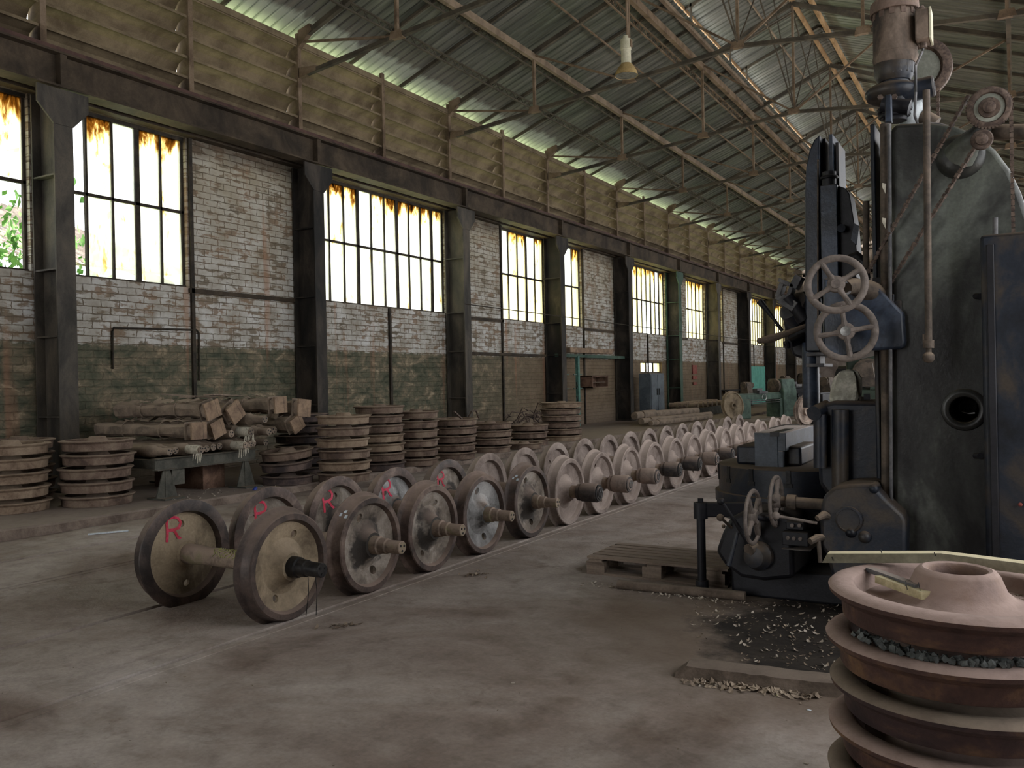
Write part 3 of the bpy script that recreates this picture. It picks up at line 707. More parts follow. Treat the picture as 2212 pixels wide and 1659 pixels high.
# louvre bays: five slanted blades between slim mullions
def make_louver(label):
    t = thing('louver_panel', label, 'louver panel', (XW, 0, 6.75), 'louver panels above the crane beam')
    W = BAY/2
    m = MB(); n = 5; ph = (8.62-6.80)/n; z = 6.80
    for k in range(n):
        zi = z+ph*(k+1)+.0; zo = z+ph*k-.035
        prof = [(-.20, zo), (-.192, zo+.12), (-.165, zo+.22), (-.10, zo+.31), (.0, zi-.045), (.13, zi-.012), (.13, zi-.045), (.14, zi-.045), (.14, zi+.002), (-.01, zi-.028), (-.11, zo+.33), (-.178, zo+.23), (-.206, zo+.12), (-.214, zo)]
        q = len(prof); vs = [(XW+a, .052, b) for a, b in prof]+[(XW+a, W-.052, b) for a, b in prof]
        m.add(vs, [(c, (c+1) % q, (c+1) % q+q, c+q) for c in range(q)])
    m.build('blades', 'louver', t, smooth=False, loc=(XW, 0, 6.75))
    m = MB(); m.box((XW-.02, .052, 8.60), (XW+.17, W-.052, 8.72)); m.build('head_rail', 'louver', t, smooth=False, loc=(XW, 0, 6.75))
    m = MB(); m.box((XW+.10, -.05, 6.55), (XW+.17, .05, 8.85)); m.box((XW-.21, -.015, 6.75), (XW+.10, .015, 8.75)); m.build('mullion', 'truss', t, smooth=False, loc=(XW, 0, 6.75))
    return t
random.seed(2)
lv = None
for i in range(22):
    y = COLY[0]+BAY/2*(i+1)
    if y > YEND-3: break
    lab = 'khaki louvre panel with five blades, %s one along the wall top' % ORD[i]
    if lv is None:
        lv = make_louver(lab); lv.location.y = y
    else: dup(lv, (XW, y, 6.75), None, lab)

# ------------------------------------------------------------------ wheels
def wheel_profile(R=.37, fl=.033, w=.125, hub=.100, bore=.065, hh=.078, dish=.02, rim=.056):
    """axis +: away from the flange. returns closed (axis, radius) profile"""
    a = w/2
    return [(-a, R+fl*.35), (-a+.006, R+fl*.9), (-a+.016, R+fl), (-a+.027, R+fl*.75), (-a+.036, R+.008), (-a+.048, R+.001), (a-.008, R-.004), (a, R-.012),
            (a, R-rim+.005), (a-.008, R-rim), (.022+dish*.2, R-rim-.012), (.016, R-rim-.035), (.012-dish, hub+.09), (.02-dish*.3, hub+.035), (hh-.02, hub+.004), (hh, hub-.006),
            (hh, bore), (-hh+.01, bore), (-hh+.01, hub-.004), (-hh+.025, hub+.004), (-.012-dish, hub+.04), (-.012-dish, hub+.09), (-.008, R-rim-.035), (-.016, R-rim-.012), (-a+.008, R-rim), (-a, R-rim+.004)]
def wheel_mesh(mb, prof, origin, axis, n=56): return mb.lathe(prof, origin, axis, n, closed=True)
def holes_cut(o, xc, zc, ctr, rad=.215, r=.025, n=2, ph=.6):
    c = MB()
    for k in range(n):
        a = ph+2*PI*k/n
        c.cyl((xc-.12, math.cos(a)*rad+ctr[0], math.sin(a)*rad+zc), (xc+.12, math.cos(a)*rad+ctr[0], math.sin(a)*rad+zc), r, n=16)
    return boolean(o, c)
def assign_tread(o, prof_n, R, ax='x', xc=0, tread='tread', cc=(0, .37), face='wheel'):
    """tread and rim faces take the worn steel, plate and hub the dusty one"""
    me = o.data; me.materials.clear(); me.materials.append(MT[face]); me.materials.append(MT[tread])
    for p in me.polygons:
        c = p.center
        r = math.hypot(c.y-cc[0], c.z-cc[1])
        p.material_index = 1 if r > R-.065 else 0
GA = .528   # half gauge
def ring_x(prof, r, side):
    """axial offset of the plate surface at radius r on the + or - side"""
    pts = prof[8:16] if side > 0 else prof[18:]
    best = None
    for (a0, r0), (a1, r1) in zip(pts, pts[1:]):
        lo, hi = min(r0, r1), max(r0, r1)
        if lo <= r <= hi and hi-lo > 1e-6:
            t = (r-r0)/(r1-r0); v = a0+(a1-a0)*t; best = v if best is None else (max(best, v) if side > 0 else min(best, v))
    if best is None: best = .02 if side > 0 else -.03
    return best
def stroke(mb, pts, w_, surf):
    """flat painted stroke following pts (y,z) on the plate; surf(y,z) gives x"""
    P = []
    for (y0, z0), (y1, z1) in zip(pts, pts[1:]):
        for k in range(5): P.append((y0+(y1-y0)*k/5, z0+(z1-z0)*k/5))
    P.append(pts[-1]); vs = []; n = len(P)
    for i, (y, z) in enumerate(P):
        y0, z0 = P[max(0, i-1)]; y1, z1 = P[min(n-1, i+1)]; d = math.hypot(y1-y0, z1-z0) or 1
        nx, nz = -(z1-z0)/d*w_/2, (y1-y0)/d*w_/2
        for s in (1, -1): vs.append((surf(y+s*nx, z+s*nz), y+s*nx, z+s*nz))
    mb.add(vs, [(2*i, 2*i+1, 2*i+3, 2*i+2) for i in range(n-1)])
PROF = wheel_profile()
RW = .37
def make_wheelset(label, bearing=0, face='wheel', tread='tread', holes=0, hp=.6, axle='axle', stub='axle', mark=None, rim_mark=False, scrib=False, black_stub=False):
    t = thing('wheelset', label, 'wheelset', (0, 0, 0), 'wheelsets standing in a row on the embedded rails')
    for s in (1, -1):
        o = wheel_mesh(MB(), PROF, (s*GA, 0, RW), (s, 0, 0)).build('wheel', face, t, world=False, loc=None)
        if holes: holes_cut(o, s*GA, RW, (0, 0),   .225, .034 if holes == 2 else .026, 2, hp if s > 0 else hp+.5)
        assign_tread(o, 0, RW, tread=tread, face=face)
        o['label'] = 'wheel on the near side' if s > 0 else 'wheel on the window side'
        if s == -1 and mark:
            mm = MB()
            cy, cz, sz, rot = mark
            def surf(y, z): return -GA+(-ring_x(PROF, min(.295, max(.13, math.hypot(y, z-RW))), -1))+.004
            def tf(l): return [(cy+sz*(a*math.cos(rot)-b*math.sin(rot)), cz+sz*(a*math.sin(rot)+b*math.cos(rot))) for a, b in l]
            for l in ([(-.45, -.6), (-.40, 0), (-.42, .55)], [(-.45, .55), (-.1, .68), (.25, .62), (.40, .38), (.25, .12), (-.05, .02), (-.36, .0)], [(-.05, .0), (.2, -.35), (.52, -.6)]):
                stroke(mm, tf(l), sz*.15, surf)
            q = mm.build('painted_letter', 'red_paint', o, world=False, smooth=False)
            q['label'] = 'letter R daubed in red paint'
        if s == 1 and rim_mark:
            mm = MB()
            for k in range(3):
                a0 = PI*.5+.75+.02*k; wv = []
                for j in range(5):
                    a = a0-.10*(k % 2)+j*.018
                    for xx in (GA-.03+.03*k, GA-.003+.03*k): wv.append((xx, math.cos(a)*(RW+.006), RW+math.sin(a)*(RW+.006)))
                mm.add(wv, [(2*j, 2*j+1, 2*j+3, 2*j+2) for j in range(4)])
            mm.build('paint_dab', 'white_paint', o, world=False, smooth=False)
    L = .90
    m = MB().lathe([(-GA-.06, .072), (-GA, .078), (-GA+.13, .074), (-.25, .066), (.25, .066), (GA-.13, .074), (GA, .078), (GA+.06, .072)], (0, 0, RW), (1, 0, 0), 24)
    ax = m.build('axle', axle, t, world=False)
    for s in (1, -1):
        if bearing:
            m = MB().lathe([(GA+.05, .072), (GA+.13, .068), (GA+.15, .060), (GA+.22, .060)], (0, 0, RW), (s, 0, 0), 24); m.build('axle_stub', axle, t, world=False)
            bm_ = {1: 'bearing', 2: 'bearing_pale'}[bearing]
            m = MB().lathe([(GA+.16, .060), (GA+.16, .092), (GA+.19, .095), (GA+.195, .088), (GA+.205, .088), (GA+.21, .102), (GA+.385, .104), (GA+.40, .095), (GA+.41, .07), (GA+.42, .066)], (0, 0, RW), (s, 0, 0), 28)
            b_ = m.build('bearing', bm_, t, world=False)
            m = MB().lathe([(GA+.40, .0935), (GA+.413, .09), (GA+.413, .055), (GA+.425, .05), (GA+.425, .0)], (0, 0, RW), (s, 0, 0), 24); m.build('end_cap', 'bearing' if bearing == 2 else 'black', b_, world=False)
            m = MB()
            for k in range(3):
                a = k*2*PI/3+.4; m.lathe([(0, .012), (.018, .012)], (s*(GA+.415), math.cos(a)*.035, RW+math.sin(a)*.035), (s, 0, 0), 6)
            m.build('bolt', 'mach_steel', b_, world=False)
        else:
            m = MB().lathe([(GA+.05, .074), (GA+.14, .070), (GA+.15, .060), (GA+.21, .058), (GA+.22, .050), (GA+.345, .049), (GA+.35, .044)], (0, 0, RW), (s, 0, 0), 24)
            j = m.build('journal', stub if s > 0 else 'axle', t, world=False)
            m = MB()
            for k in range(3):
                a = k*2*PI/3+.4; m.lathe([(0, .010), (.006, .010)], (s*(GA+.347), math.cos(a)*.025, RW+math.sin(a)*.025), (s, 0, 0), 8)
            m.build('bolt_hole', 'black', j, world=False)
            if scrib and s > 0:
                m = MB()
                for k, yy in enumerate((-.01, .035)):
                    m.tube([(GA+.22+.05*k, yy*.4, RW-.045), (GA+.225+.05*k, yy*.6, RW-.16), (GA+.20+.05*k, yy, RW-.32)], .003, 5)
                m.build('oil_drip_strand', 'black', j, world=False)
    if scrib:
        m = MB()
        for k in range(9):
            x0 = -.12+k*.035; P = []
            for j in range(6):
                a = .3+j*.28; P.append((x0+.02*math.sin(j*1.7+k), math.cos(a)*-.0675, RW+math.sin(a)*.0675))
            m.tube(P, .004, 4)
        m.build('paint_scribble', 'yellow_paint', ax, world=False)
    return t
ry = [4.27, 5.12, 5.94, 6.77, 7.68, 8.53, 9.38, 10.27, 11.12, 11.97, 12.80, 13.63, 14.46, 15.29, 16.12, 16.95, 18.15, 19.1]
XC = -4.885
A1 = make_wheelset('ochre wheelset nearest the camera with black tarred journal and red R', 0, 'wheel_ochre', 'dark_tread', 1, 1.15, 'axle', 'black', (-.085, RW+.185, .14, -.1), False, True)
A1.location = (XC, ry[0], 0)
specs = [('brown wheelset with greasy hub and white rim dab, second in the row', 0, 'wheel_grease', 'tread', 2, 1.9, (-.085, RW+.19, .14, -.1), True),
         ('brown wheelset with a black greasy hub, third in the row', 0, 'wheel_grease', 'tread', 1, 1.1, (-.10, RW+.185, .15, .05), False),
         ('wheelset with pale blue plate and worn axle end, fourth in the row', 0, 'wheel_blue', 'tread', 2, 1.8, (-.10, RW+.19, .15, .0), False),
         ('wheelset with white dab on its dark tread, fifth in the row', 0, 'wheel_grease', 'dark_tread', 2, 1.8, (-.09, RW+.19, .13, -.15), True)]
for i, (lab, be, fa, trd, ho, hp, mk, rm) in enumerate(specs):
    q = make_wheelset(lab, be, fa, trd, ho, hp, 'axle', 'axle', mk, rm)
    q.location = (XC, ry[i+1], 0); q.rotation_euler = (0, 0, random.uniform(-.012, .012))
Bd = make_wheelset('pale dusty wheelset with black bearing caps, %s in the row' % ORD[5], 1, 'wheel_pink', 'wheel_pink', 0)
Bp = make_wheelset('pale dusty wheelset with pale bearing caps, %s in the row' % ORD[6], 2, 'wheel_pink', 'wheel_pink', 1, 1.9)
Bd.location = (XC, ry[5], 0); Bp.location = (XC, ry[6], 0)
for i in range(7, len(ry)):
    src = Bd if i in (8, 9, 11, 12, 14, 16) else Bp
    dup(src, (XC, ry[i], 0), (0, 0, random.uniform(-.02, .02)), 'pale dusty wheelset with %s bearing caps, %s in the row' % ('black' if src is Bd else 'pale', ORD[i]))
# turn the copies' hole positions by rolling nothing: plates stay level on their rails

# ------------------------------------------------------------------ stacks of loose wheels lying flat
FP = wheel_profile(R=.405, fl=.035, w=.125, hub=.115, bore=.075, hh=.09, dish=.02, rim=.05)
def flat_proto(mat, R=.405, pitch=.178, name='train_wheel', n=56, thick=.134, hub=.105):
    """wheel lying on its hub: flange and hub collar on top, z = 0 at its underside"""
    bore = hub*.62; h = pitch-.003; T = thick; rim = .048; mid = T*.50
    P = [(0, R-.014), (.006, R-.006), (T-.042, R), (T-.034, R+.008), (T-.022, R+.030), (T-.012, R+.036), (T-.004, R+.030), (T, R+.012), (T, R-rim+.004), (T-.006, R-rim),
         (mid+.018, R-rim-.010), (mid+.010, R-rim-.03), (mid+.012, hub+.10), (mid+.04, hub+.035), (h-.022, hub+.008), (h-.004, hub-.002), (h, hub-.012), (h, bore+.004), (h-.006, bore),
         (.0, bore), (.0, hub), (mid-.03, hub+.03), (mid-.016, hub+.10), (mid-.012, R-rim-.03), (mid-.02, R-rim-.01), (.004, R-rim), (0, R-rim+.004)]
    return wheel_mesh(MB(), P, (0, 0, 0), (0, 0, 1), n).build(name, mat, smooth=True)
PR = {}
def flat_wheel(mat, loc, rot, label, group, R=.405, pitch=.178):
    key = (mat, R, pitch)
    if key not in PR:
        o = flat_proto(mat, R, pitch); PR[key] = o
    else:
        o = PR[key].copy(); C.objects.link(o)
    o.location = loc; o.rotation_euler = rot
    return tag(o, label, 'train wheel', group)
LV = ['bottom wheel', 'second wheel from the bottom', 'third wheel from the bottom', 'fourth wheel from the bottom', 'fifth wheel from the bottom', 'sixth wheel from the bottom', 'seventh wheel from the bottom', 'eighth wheel from the bottom']
def stack(x, y, n, mat, desc, pitch=.18, R=.42, jit=.02, tilt=(0, 0), z0=.1, mats=None, lean=(0, 0)):
    random.seed(int(abs(x*100)+abs(y*10)))
    for k in range(n):
        mt = mats[k] if mats else mat
        lv_ = 'top wheel' if k == n-1 else LV[k]
        tx, ty_ = tilt if isinstance(tilt, tuple) else tilt[k]
        flat_wheel(mt, (x+lean[0]*k+random.uniform(-jit, jit), y+lean[1]*k+random.uniform(-jit, jit), z0+pitch*k+(.004 if k else 0)+(.045 if (k and tx) else 0)),
                   (tx, ty_, random.uniform(0, 6)), '%s of the %s' % (lv_, desc), 'wheels stacked along the window wall', R, pitch)
stack(-11.0, 6.12, 5, 'stack_tan', 'tan stack at the left edge of the photo', .178, .43)
stack(-10.5, 6.98, 5, 'stack', 'brown five wheel stack left of the trestle table', .178, .43)
stack(-11.85, 6.72, 5, 'stack', 'stack behind the two leftmost stacks', .178, .42)
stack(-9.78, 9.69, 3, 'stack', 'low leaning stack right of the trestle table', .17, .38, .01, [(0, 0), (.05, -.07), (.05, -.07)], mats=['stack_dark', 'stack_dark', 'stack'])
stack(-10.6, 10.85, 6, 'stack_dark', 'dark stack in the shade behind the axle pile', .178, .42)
stack(-9.19, 10.32, 6, 'stack_tan', 'tall tan stack nearest the wheelset row', .178, .40, .015, mats=['stack', 'stack_tan', 'stack', 'stack_tan', 'stack', 'stack_tan'])
stack(-9.75, 11.9, 7, 'stack', 'tallest stack with the wide plum rim on top', .165, .42, .02, mats=['stack_dark', 'stack', 'stack_tan', 'stack_tan', 'stack', 'stack', 'stack'])
stack(-9.63, 12.8, 6, 'stack', 'narrow stack right of the tallest stack', .172, .40)
stack(-9.72, 14.15, 5, 'stack', 'stack of nested wheels with a bar on top', .165, .46, .02)
stack(-9.85, 15.75, 4, 'stack', 'four wheel stack in the middle of the wall', .168, .46, .03)
stack(-9.62, 16.78, 1, 'stack', 'single low wheel beside the four wheel stack', .16, .40)
stack(-10.05, 17.75, 3, 'stack', 'stack with a lifting ring on top', .175, .48, .02)
stack(-10.0, 19.4, 6, 'stack', 'last tall stack before the green posts', .165, .50, .02, mats=['stack_tan', 'stack', 'stack', 'stack', 'stack', 'stack_tan'])
# lifting ring and scraps on the stacks
tag(MB().torus((0, 0, .09), .06, .012, (1, 0, .2), 20, 6).build('lifting_ring', 'chain', loc=None), 'iron lifting ring standing on a low wheel stack', 'ring').location = (-10.0, 17.7, .61)
tag(MB().bar((0, 0, 0), (.05, -.35, .16), .03).build('iron_bar', 'chain'), 'short iron bar leaning on a nested wheel stack', 'bar').location = (-9.6, 14.3, .88)
tag(MB().tube([(0, 0, 0), (.1, .05, .2), (.05, .3, .22), (0, .5, .02)], .02).build('bent_pipe', 'chain'), 'bent iron pipe lying behind the nested wheel stack', 'pipe').location = (-9.9, 14.9, .80)
# tangled scrap behind
sc_ = MB(); random.seed(21)
for i in range(60):
    a = Vector((random.uniform(-12.0, -11.5), random.uniform(19.6, 21.6), random.uniform(.12, .75))); b = a+Vector((random.uniform(-.4, .4), random.uniform(-.7, .7), random.uniform(-.25, .25)))
    b.z = max(.12, b.z); sc_.tube([a, (a+b)/2+Vector((0, 0, random.uniform(0, .2))), b], .014, 5)
tag(sc_.build('scrap_heap', 'stack_dark', loc=(-11.8, 20.5, .1)), 'tangled dark scrap heap between the wheel stacks and the wall', 'scrap', kind='stuff')

# ------------------------------------------------------------------ trestle table with wrapped axles
t = thing('trestle_table', 'grey green steel trestle table carrying wrapped axles', 'table', (-11, 8.8, .1))
zt = .66; ya, yb = 7.48, 9.24
for xx in (-10.0, -11.9):
    m = MB(); m.box((xx-.07, ya, zt-.16), (xx+.07, yb, zt-.15)); m.box((xx-.07, ya, zt-.01), (xx+.07, yb, zt)); m.box((xx-.01, ya, zt-.15), (xx+.01, yb, zt-.01))
    m.build('long_beam', 'table_steel', t, smooth=False)
for yy in (7.56, 8.4, 9.16): MB().box((-11.9, yy-.05, zt-.14), (-10.0, yy+.05, zt-.02)).build('cross_beam', 'table_steel', t, smooth=False)
for xx in (-10.02, -11.85):
    for yy in (7.67, 9.06):
        m = MB(); m.box((xx-.03, yy-.03, .12), (xx+.03, yy+.03, zt-.16)); m.box((xx-.19, yy-.16, .10), (xx+.19, yy+.16, .125))
        b = len(m.v); m.add([(xx, yy-.17, .125), (xx, yy+.17, .125), (xx, yy+.05, zt-.16), (xx, yy-.05, zt-.16), (xx+.02, yy-.17, .125), (xx+.02, yy+.17, .125), (xx+.02, yy+.05, zt-.16), (xx+.02, yy-.05, zt-.16)], [(0, 1, 2, 3), (7, 6, 5, 4), (0, 4, 5, 1), (1, 5, 6, 2), (2, 6, 7, 3), (3, 7, 4, 0)])
        m.build('leg', 'table_steel', t, smooth=False)
MB().box((-10.02, 7.75, .28), (-9.99, 7.95, .50)).build('socket_frame', 'table_steel', t, smooth=False)
tag(MB().box((-11.5, 8.6, .1), (-10.4, 9.0, .47)).build('rusty_plate', 'rust_sheet', smooth=False), 'rusty square plate standing in the shade under the trestle table', 'plate')
random.seed(9)
def axle_rod(y, z, x1, L, slant, label, r=.068, mat='wrap', ragged=False):
    t = thing('axle', label, 'axle', (x1, y, z), 'spare axles on the trestle table', (0, 0, 0))
    d = Vector((-1, slant, 0)).normalized()
    prof = [(0, r*.72), (.20, r*.74), (.21, r*.85), (.30, r*.95), (.33, r*1.25), (.52, r*1.25), (.56, r), (L-.5, r), (L-.45, r*1.2), (L-.2, r*.9), (L-.18, r*.74), (L, r*.72)]
    MB().lathe(prof, (x1, y, z), d, 20).build('shaft', mat, t)
    m = MB()
    for k in range(3):
        a = k*2*PI/3+random.random(); c = Vector((x1, y, z))+Vector((0, math.cos(a), math.sin(a)))*r*.4
        m.lathe([(-.002, r*.16), (.004, r*.16)], c, -d, 8)
    m.build('bolt_hole', 'black', t)
    if ragged:
        m = MB()
        for k in range(7):
            a = Vector((x1-.05-.12*random.random(), y+random.uniform(-.05, .05), z+.05)); P = [a, a+Vector((.03, .02, -.08)), a+Vector((.04, random.uniform(-.03, .03), -.16-.08*random.random()))]
            m.tube(P, .012, 5, [.015, .012, .004])
        m.lathe([(.0, r*.8), (.1, r*.95), (.25, r*.95)], (x1-.02, y, z), d, 14)
        m.build('torn_wrapping', 'plastic', t)
    return t
az = zt+.09
names_ = ['left end of the table', 'beside the leftmost axle', 'under the lower wrapped bundle', 'third along the table edge', 'in the middle of the bottom layer', 'beside the shredded one', 'with shredded pale wrapping', 'right of the shredded one', 'bottom layer at right', 'rightmost of the bottom layer']
for i, (yy, x1) in enumerate(((7.62, -9.86), (7.82, -10.0), (8.02, -9.72), (8.22, -9.85), (8.42, -9.95), (8.62, -10.05), (8.82, -9.72), (9.02, -9.85), (9.22, -10.0), (9.42, -9.95))):
    axle_rod(yy, az, x1, 2.0, random.uniform(-.01, .01), 'dusty spare axle on the trestle table, %s' % names_[i], .068, 'wrap', i in (2, 6))
for i, (yy, zz, x1, lab) in enumerate(((8.78, az+.17, -9.98, 'second layer axle left of the pile'), (9.0, az+.19, -9.80, 'second layer axle with torn white wrapping'), (9.3, az+.17, -9.75, 'thick second layer axle in the middle'), (9.55, az+.18, -9.9, 'second layer axle at right'), (9.1, az+.37, -9.62, 'uppermost bare axle end poking out between two bundles'))):
    axle_rod(yy, zz, x1, 2.0, random.uniform(-.05, .03), 'dusty spare axle, %s' % lab, .075, 'wrap', i == 1)
def bundle(y, z, x1, L, w_, h_, label, slant=0.0, roll=0.0, pitch=0.0):
    t = thing('wrapped_axle_bundle', label, 'bundle', (x1, y, z), 'cardboard wrapped axle bundles', (roll, pitch, slant))
    m = MB(); n = 14; vs = []; fs = []
    K = 12
    for i in range(n+1):
        s = i/n; x = -L*s; f = 1-.22*math.sin(PI*s)+random.uniform(-.03, .03)
        for k in range(K):
            a = 2*PI*k/K; cx, cz = math.cos(a), math.sin(a)
            q = 1/max(abs(cx), abs(cz))**.93
            vs.append((x, cx*q*w_/2*f*.92+random.uniform(-.012, .012), cz*q*h_/2*f*.92+random.uniform(-.012, .012)))
    for i in range(n):
        for k in range(K):
            l = (k+1) % K; fs.append((i*K+k, i*K+l, (i+1)*K+l, (i+1)*K+k))
    fs.append(tuple(range(K))); fs.append(tuple(n*K+k for k in reversed(range(K))))
    m.add(vs, fs); m.build('wrapping', 'wrap', t, world=False)
    for xx, nm in ((0.0, 'end_board'),):
        MB().cbox((.02, 0, 0), (.03, w_*1.03, h_*1.05)).build(nm, 'wood_end', t, world=False, smooth=False)
        MB().cbox((-.10, 0, 0), (.02, w_*1.08, h_*1.1)).build('crate_collar', 'wrap', t, world=False, smooth=False)
        MB().cbox((.02, w_*.25, -.01), (.032, .003, h_*1.05)).build('board_seam', 'black', t, world=False, smooth=False)
    for s in (.32, .7): 
        MB().torus((-L*s, 0, 0), w_*.50, .008, (1, 0, 0), 24, 6).build('strap', 'wrap', t, world=False)
    m = MB()
    for k in range(3):
        x0 = -L*(.12+.25*k); vs = []
        for j in range(7): vs += [(x0-.07*j, -w_*.25+random.uniform(-.03, .03), h_*.49+.01+random.uniform(0, .03)), (x0-.07*j, w_*.2+random.uniform(-.08, .08), h_*.47+.02+random.uniform(0, .03))]
        m.add(vs, [(2*j, 2*j+1, 2*j+3, 2*j+2) for j in range(6)])
    m.build('torn_flap', 'wrap', t, world=False, smooth=False)
    return t
random.seed(14)
bundle(8.18, 1.00, -9.98, 2.1, .26, .23, 'lower cardboard wrapped axle bundle at the front left of the pile', 0.03)
bundle(8.55, 1.01, -10.02, 2.1, .24, .23, 'second lower wrapped bundle tilted behind the first', 0.06, .35)
bundle(8.40, 1.29, -9.95, 2.0, .26, .24, 'upper wrapped bundle with square board end tipped on its corner', 0.02, .3)
bundle(8.78, 1.24, -9.90, 2.0, .26, .26, 'upper wrapped bundle with rusty board end sliding off the pile', 0.05, .6)
bundle(9.52, 1.32, -9.75, 2.1, .25, .24, 'highest wrapped bundle at the right with straw coloured end', 0.03, .05)
bundle(9.87, 1.26, -9.60, 2.1, .26, .26, 'wrapped bundle at the right edge of the pile', 0.0, -.1)
bundle(9.74, 1.02, -9.62, 2.0, .24, .22, 'broken wrapped bundle hanging below the right bundles', -.02, .5)
for i, (a, b) in enumerate((((-10.9, 8.7, 1.47), (-11.6, 9.9, 1.47)), ((-10.6, 8.9, 1.50), (-11.2, 10.0, 1.46)), ((-10.8, 9.2, 1.45), (-11.3, 8.6, 1.52)))):
    tag(MB().bar(a, b, .16, .02).build('loose_board', 'wrap', smooth=False, loc=a), 'loose dusty board lying across the pile, %s from the left' % ORD[i], 'board', 'boards on top of the axle pile')


# ------------------------------------------------------------------ vertical boring mill
def P(u, v, y): return pt(u, v, 'y', y)
def poly(l, y): return [(P(u, v, y).x, P(u, v, y).z) for u, v in l]
def pbox(mb, u0, v0, u1, v1, y0, y1):
    a = P(u0, v0, y0); b = P(u1, v1, y0); return mb.box((a.x, y0, min(a.z, b.z)), (b.x, y1, max(a.z, b.z)))
T_ = thing('boring_mill', 'huge dark blue vertical boring mill with two handwheels, filling the right of the photo', 'machine', (-1.0, 6.8, 0))
def part(name, mb, mat, bevel=0, label=None, smooth=True, parent=None):
    o = mb.build(name, mat, parent or T_, bevel=bevel, smooth=smooth)
    if label: o['label'] = label
    return o
yh = 6.0
# column housing with its rounded back
prof = poly([(1928, 1090), (1926, 700), (1921, 330), (1920, 285), (1934, 266)], yh) + poly([(2000, 263), (2062, 270), (2110, 290), (2150, 322), (2182, 365), (2206, 415), (2228, 480), (2246, 560), (2256, 700)], yh)
x0 = P(1930, 900, yh).x; x1 = P(2256, 700, yh).x
prof = prof + [(x1+.02, .0), (x0-.02, .0)]
ho = part('column_housing', MB().prism(prof, yh, yh+1.25), 'mach_house' if 'mach_house' in MT else 'mach', .05)
pc = P(2083, 885, yh)
bmods = [m_ for m_ in ho.modifiers]
for m_ in bmods: ho.modifiers.remove(m_)
boolean(ho, MB().cyl((pc.x, yh-.2, pc.z), (pc.x, yh+.5, pc.z), .082, n=28))
bv = ho.modifiers.new('bevel', 'BEVEL'); bv.width = .035; bv.segments = 3; bv.limit_method = 'ANGLE'
part('porthole_ring', MB().torus((pc.x, yh-.005, pc.z), .105, .026, (0, 1, 0), 40, 10, .8), 'mach_house', parent=ho)
part('porthole_pipe', MB().tube([(pc.x-.03, yh+.25, pc.z-.02), (pc.x+.01, yh+.26, pc.z-.035), (pc.x+.05, yh+.25, pc.z-.03)], .006), 'chrome', parent=ho)
# base slab
m = MB(); m.box((x0-1.15, 6.25, 0), (x1+.1, 7.9, .22)); m.box((x0-.25, 6.02, .0), (x1+.1, 6.3, .22))
part('base', m, 'mach_black', .02)
# electric cabinet on the right
c0 = P(2117, 508, 5.72); 
part('switch_cabinet', MB().box((c0.x, 5.72, .12), (c0.x+.75, 5.97, c0.z)), 'mach', .02)
part('cabinet_door_edge', MB().box((c0.x+.03, 5.705, .2), (c0.x+.07, 5.725, c0.z-.06)), 'mach_black', .005)
k0 = P(2204, 1090, 5.70); part('indicator_knob', MB().ball(k0, .012), 'rust_red')
m = MB()
for v in (640, 985): m.cyl(P(2108, v, 5.98), P(2118, v, 5.86), .018)
part('cabinet_hinge', m, 'mach_black')
m = MB().cyl(P(2150, 470, 5.8), P(2150, 515, 5.8), .014); part('cabinet_conduit', m, 'mach_steel')
# guideway left of housing
m = MB(); pbox(m, 1879, 268, 1905, 1085, 6.15, 6.95); part('guideway', m, 'mach', .008)
m = MB(); pbox(m, 1905, 280, 1922, 1085, 6.05, 6.5); part('guideway_recess', m, 'mach_black', .004)
part('lead_screw', MB().cyl(P(1914, 1085, 5.98), P(1911, 268, 5.98), .028, n=16), 'mach_tan')
part('feed_rod', MB().cyl(P(1925, 1085, 5.94), P(1921, 268, 5.94), .012, n=12), 'mach_steel')
m = MB()
for v in (395, 470): m.add([P(1906, v, 5.93), P(1914, v+2, 5.93), P(1913, v+24, 5.93), P(1906, v+10, 5.93), P(1906, v, 5.95), P(1914, v+2, 5.95), P(1913, v+24, 5.95), P(1906, v+10, 5.95)], [(0, 1, 2, 3), (7, 6, 5, 4), (0, 4, 5, 1), (1, 5, 6, 2), (2, 6, 7, 3), (3, 7, 4, 0)])
part('torn_tape', m, 'plastic', smooth=False)
# hanging shift rod with ball
yr = 5.6
part('shift_rod', MB().cyl(P(2001, 195, yr), P(2006, 742, yr), .020, n=14), 'mach_tan')
m = MB(); m.cyl(P(2006, 735, yr), P(2006, 752, yr), .030); m.cyl(P(2006, 752, yr), P(2006, 765, yr), .016); m.ball(P(2006, 772, yr), .034)
m.cyl(P(1996, 742, yr), P(1996, 722, yr), .008); m.cyl(P(1996, 742, yr), P(2006, 742, yr), .008)
part('rod_ball_knob', m, 'mach_tan')
# motor -------------------------------------------------------------
ym = 6.35
mc = P(1934, 90, ym); mb0 = P(1934, 142, ym); mt_ = P(1934, 22, ym); px = (P(1983, 90, ym)-P(1885, 90, ym)).length/2
ax = Vector((0, 0, 1))
h = mt_.z-mb0.z
mo = part('motor_body', MB().lathe([(0, px*.86), (.02, px*.95), (.05, px), (.075, px*.955), (h*.2, px*.965), (h*.85, px*.94), (h*.93, px*.90), (h*.97, px*.80), (h, px*.5)], mb0, ax, 40), 'motor')
part('fan_cowl', MB().lathe([(h*.93, px*1.06), (h*.94, px*1.08), (h*1.12, px*1.05), (h*1.16, px*.95), (h*1.19, px*.6), (h*1.2, .0)], mb0, ax, 40), 'motor_rose')
m = MB()
for k in range(12):
    a = 2*PI*k/12; m.cbox(mb0+Vector((math.cos(a)*px*.86, math.sin(a)*px*.86, h*.90)), (.03, .03, .06), (0, 0, a))
part('cowl_lug', m, 'motor_rose', parent=mo)
m = MB()
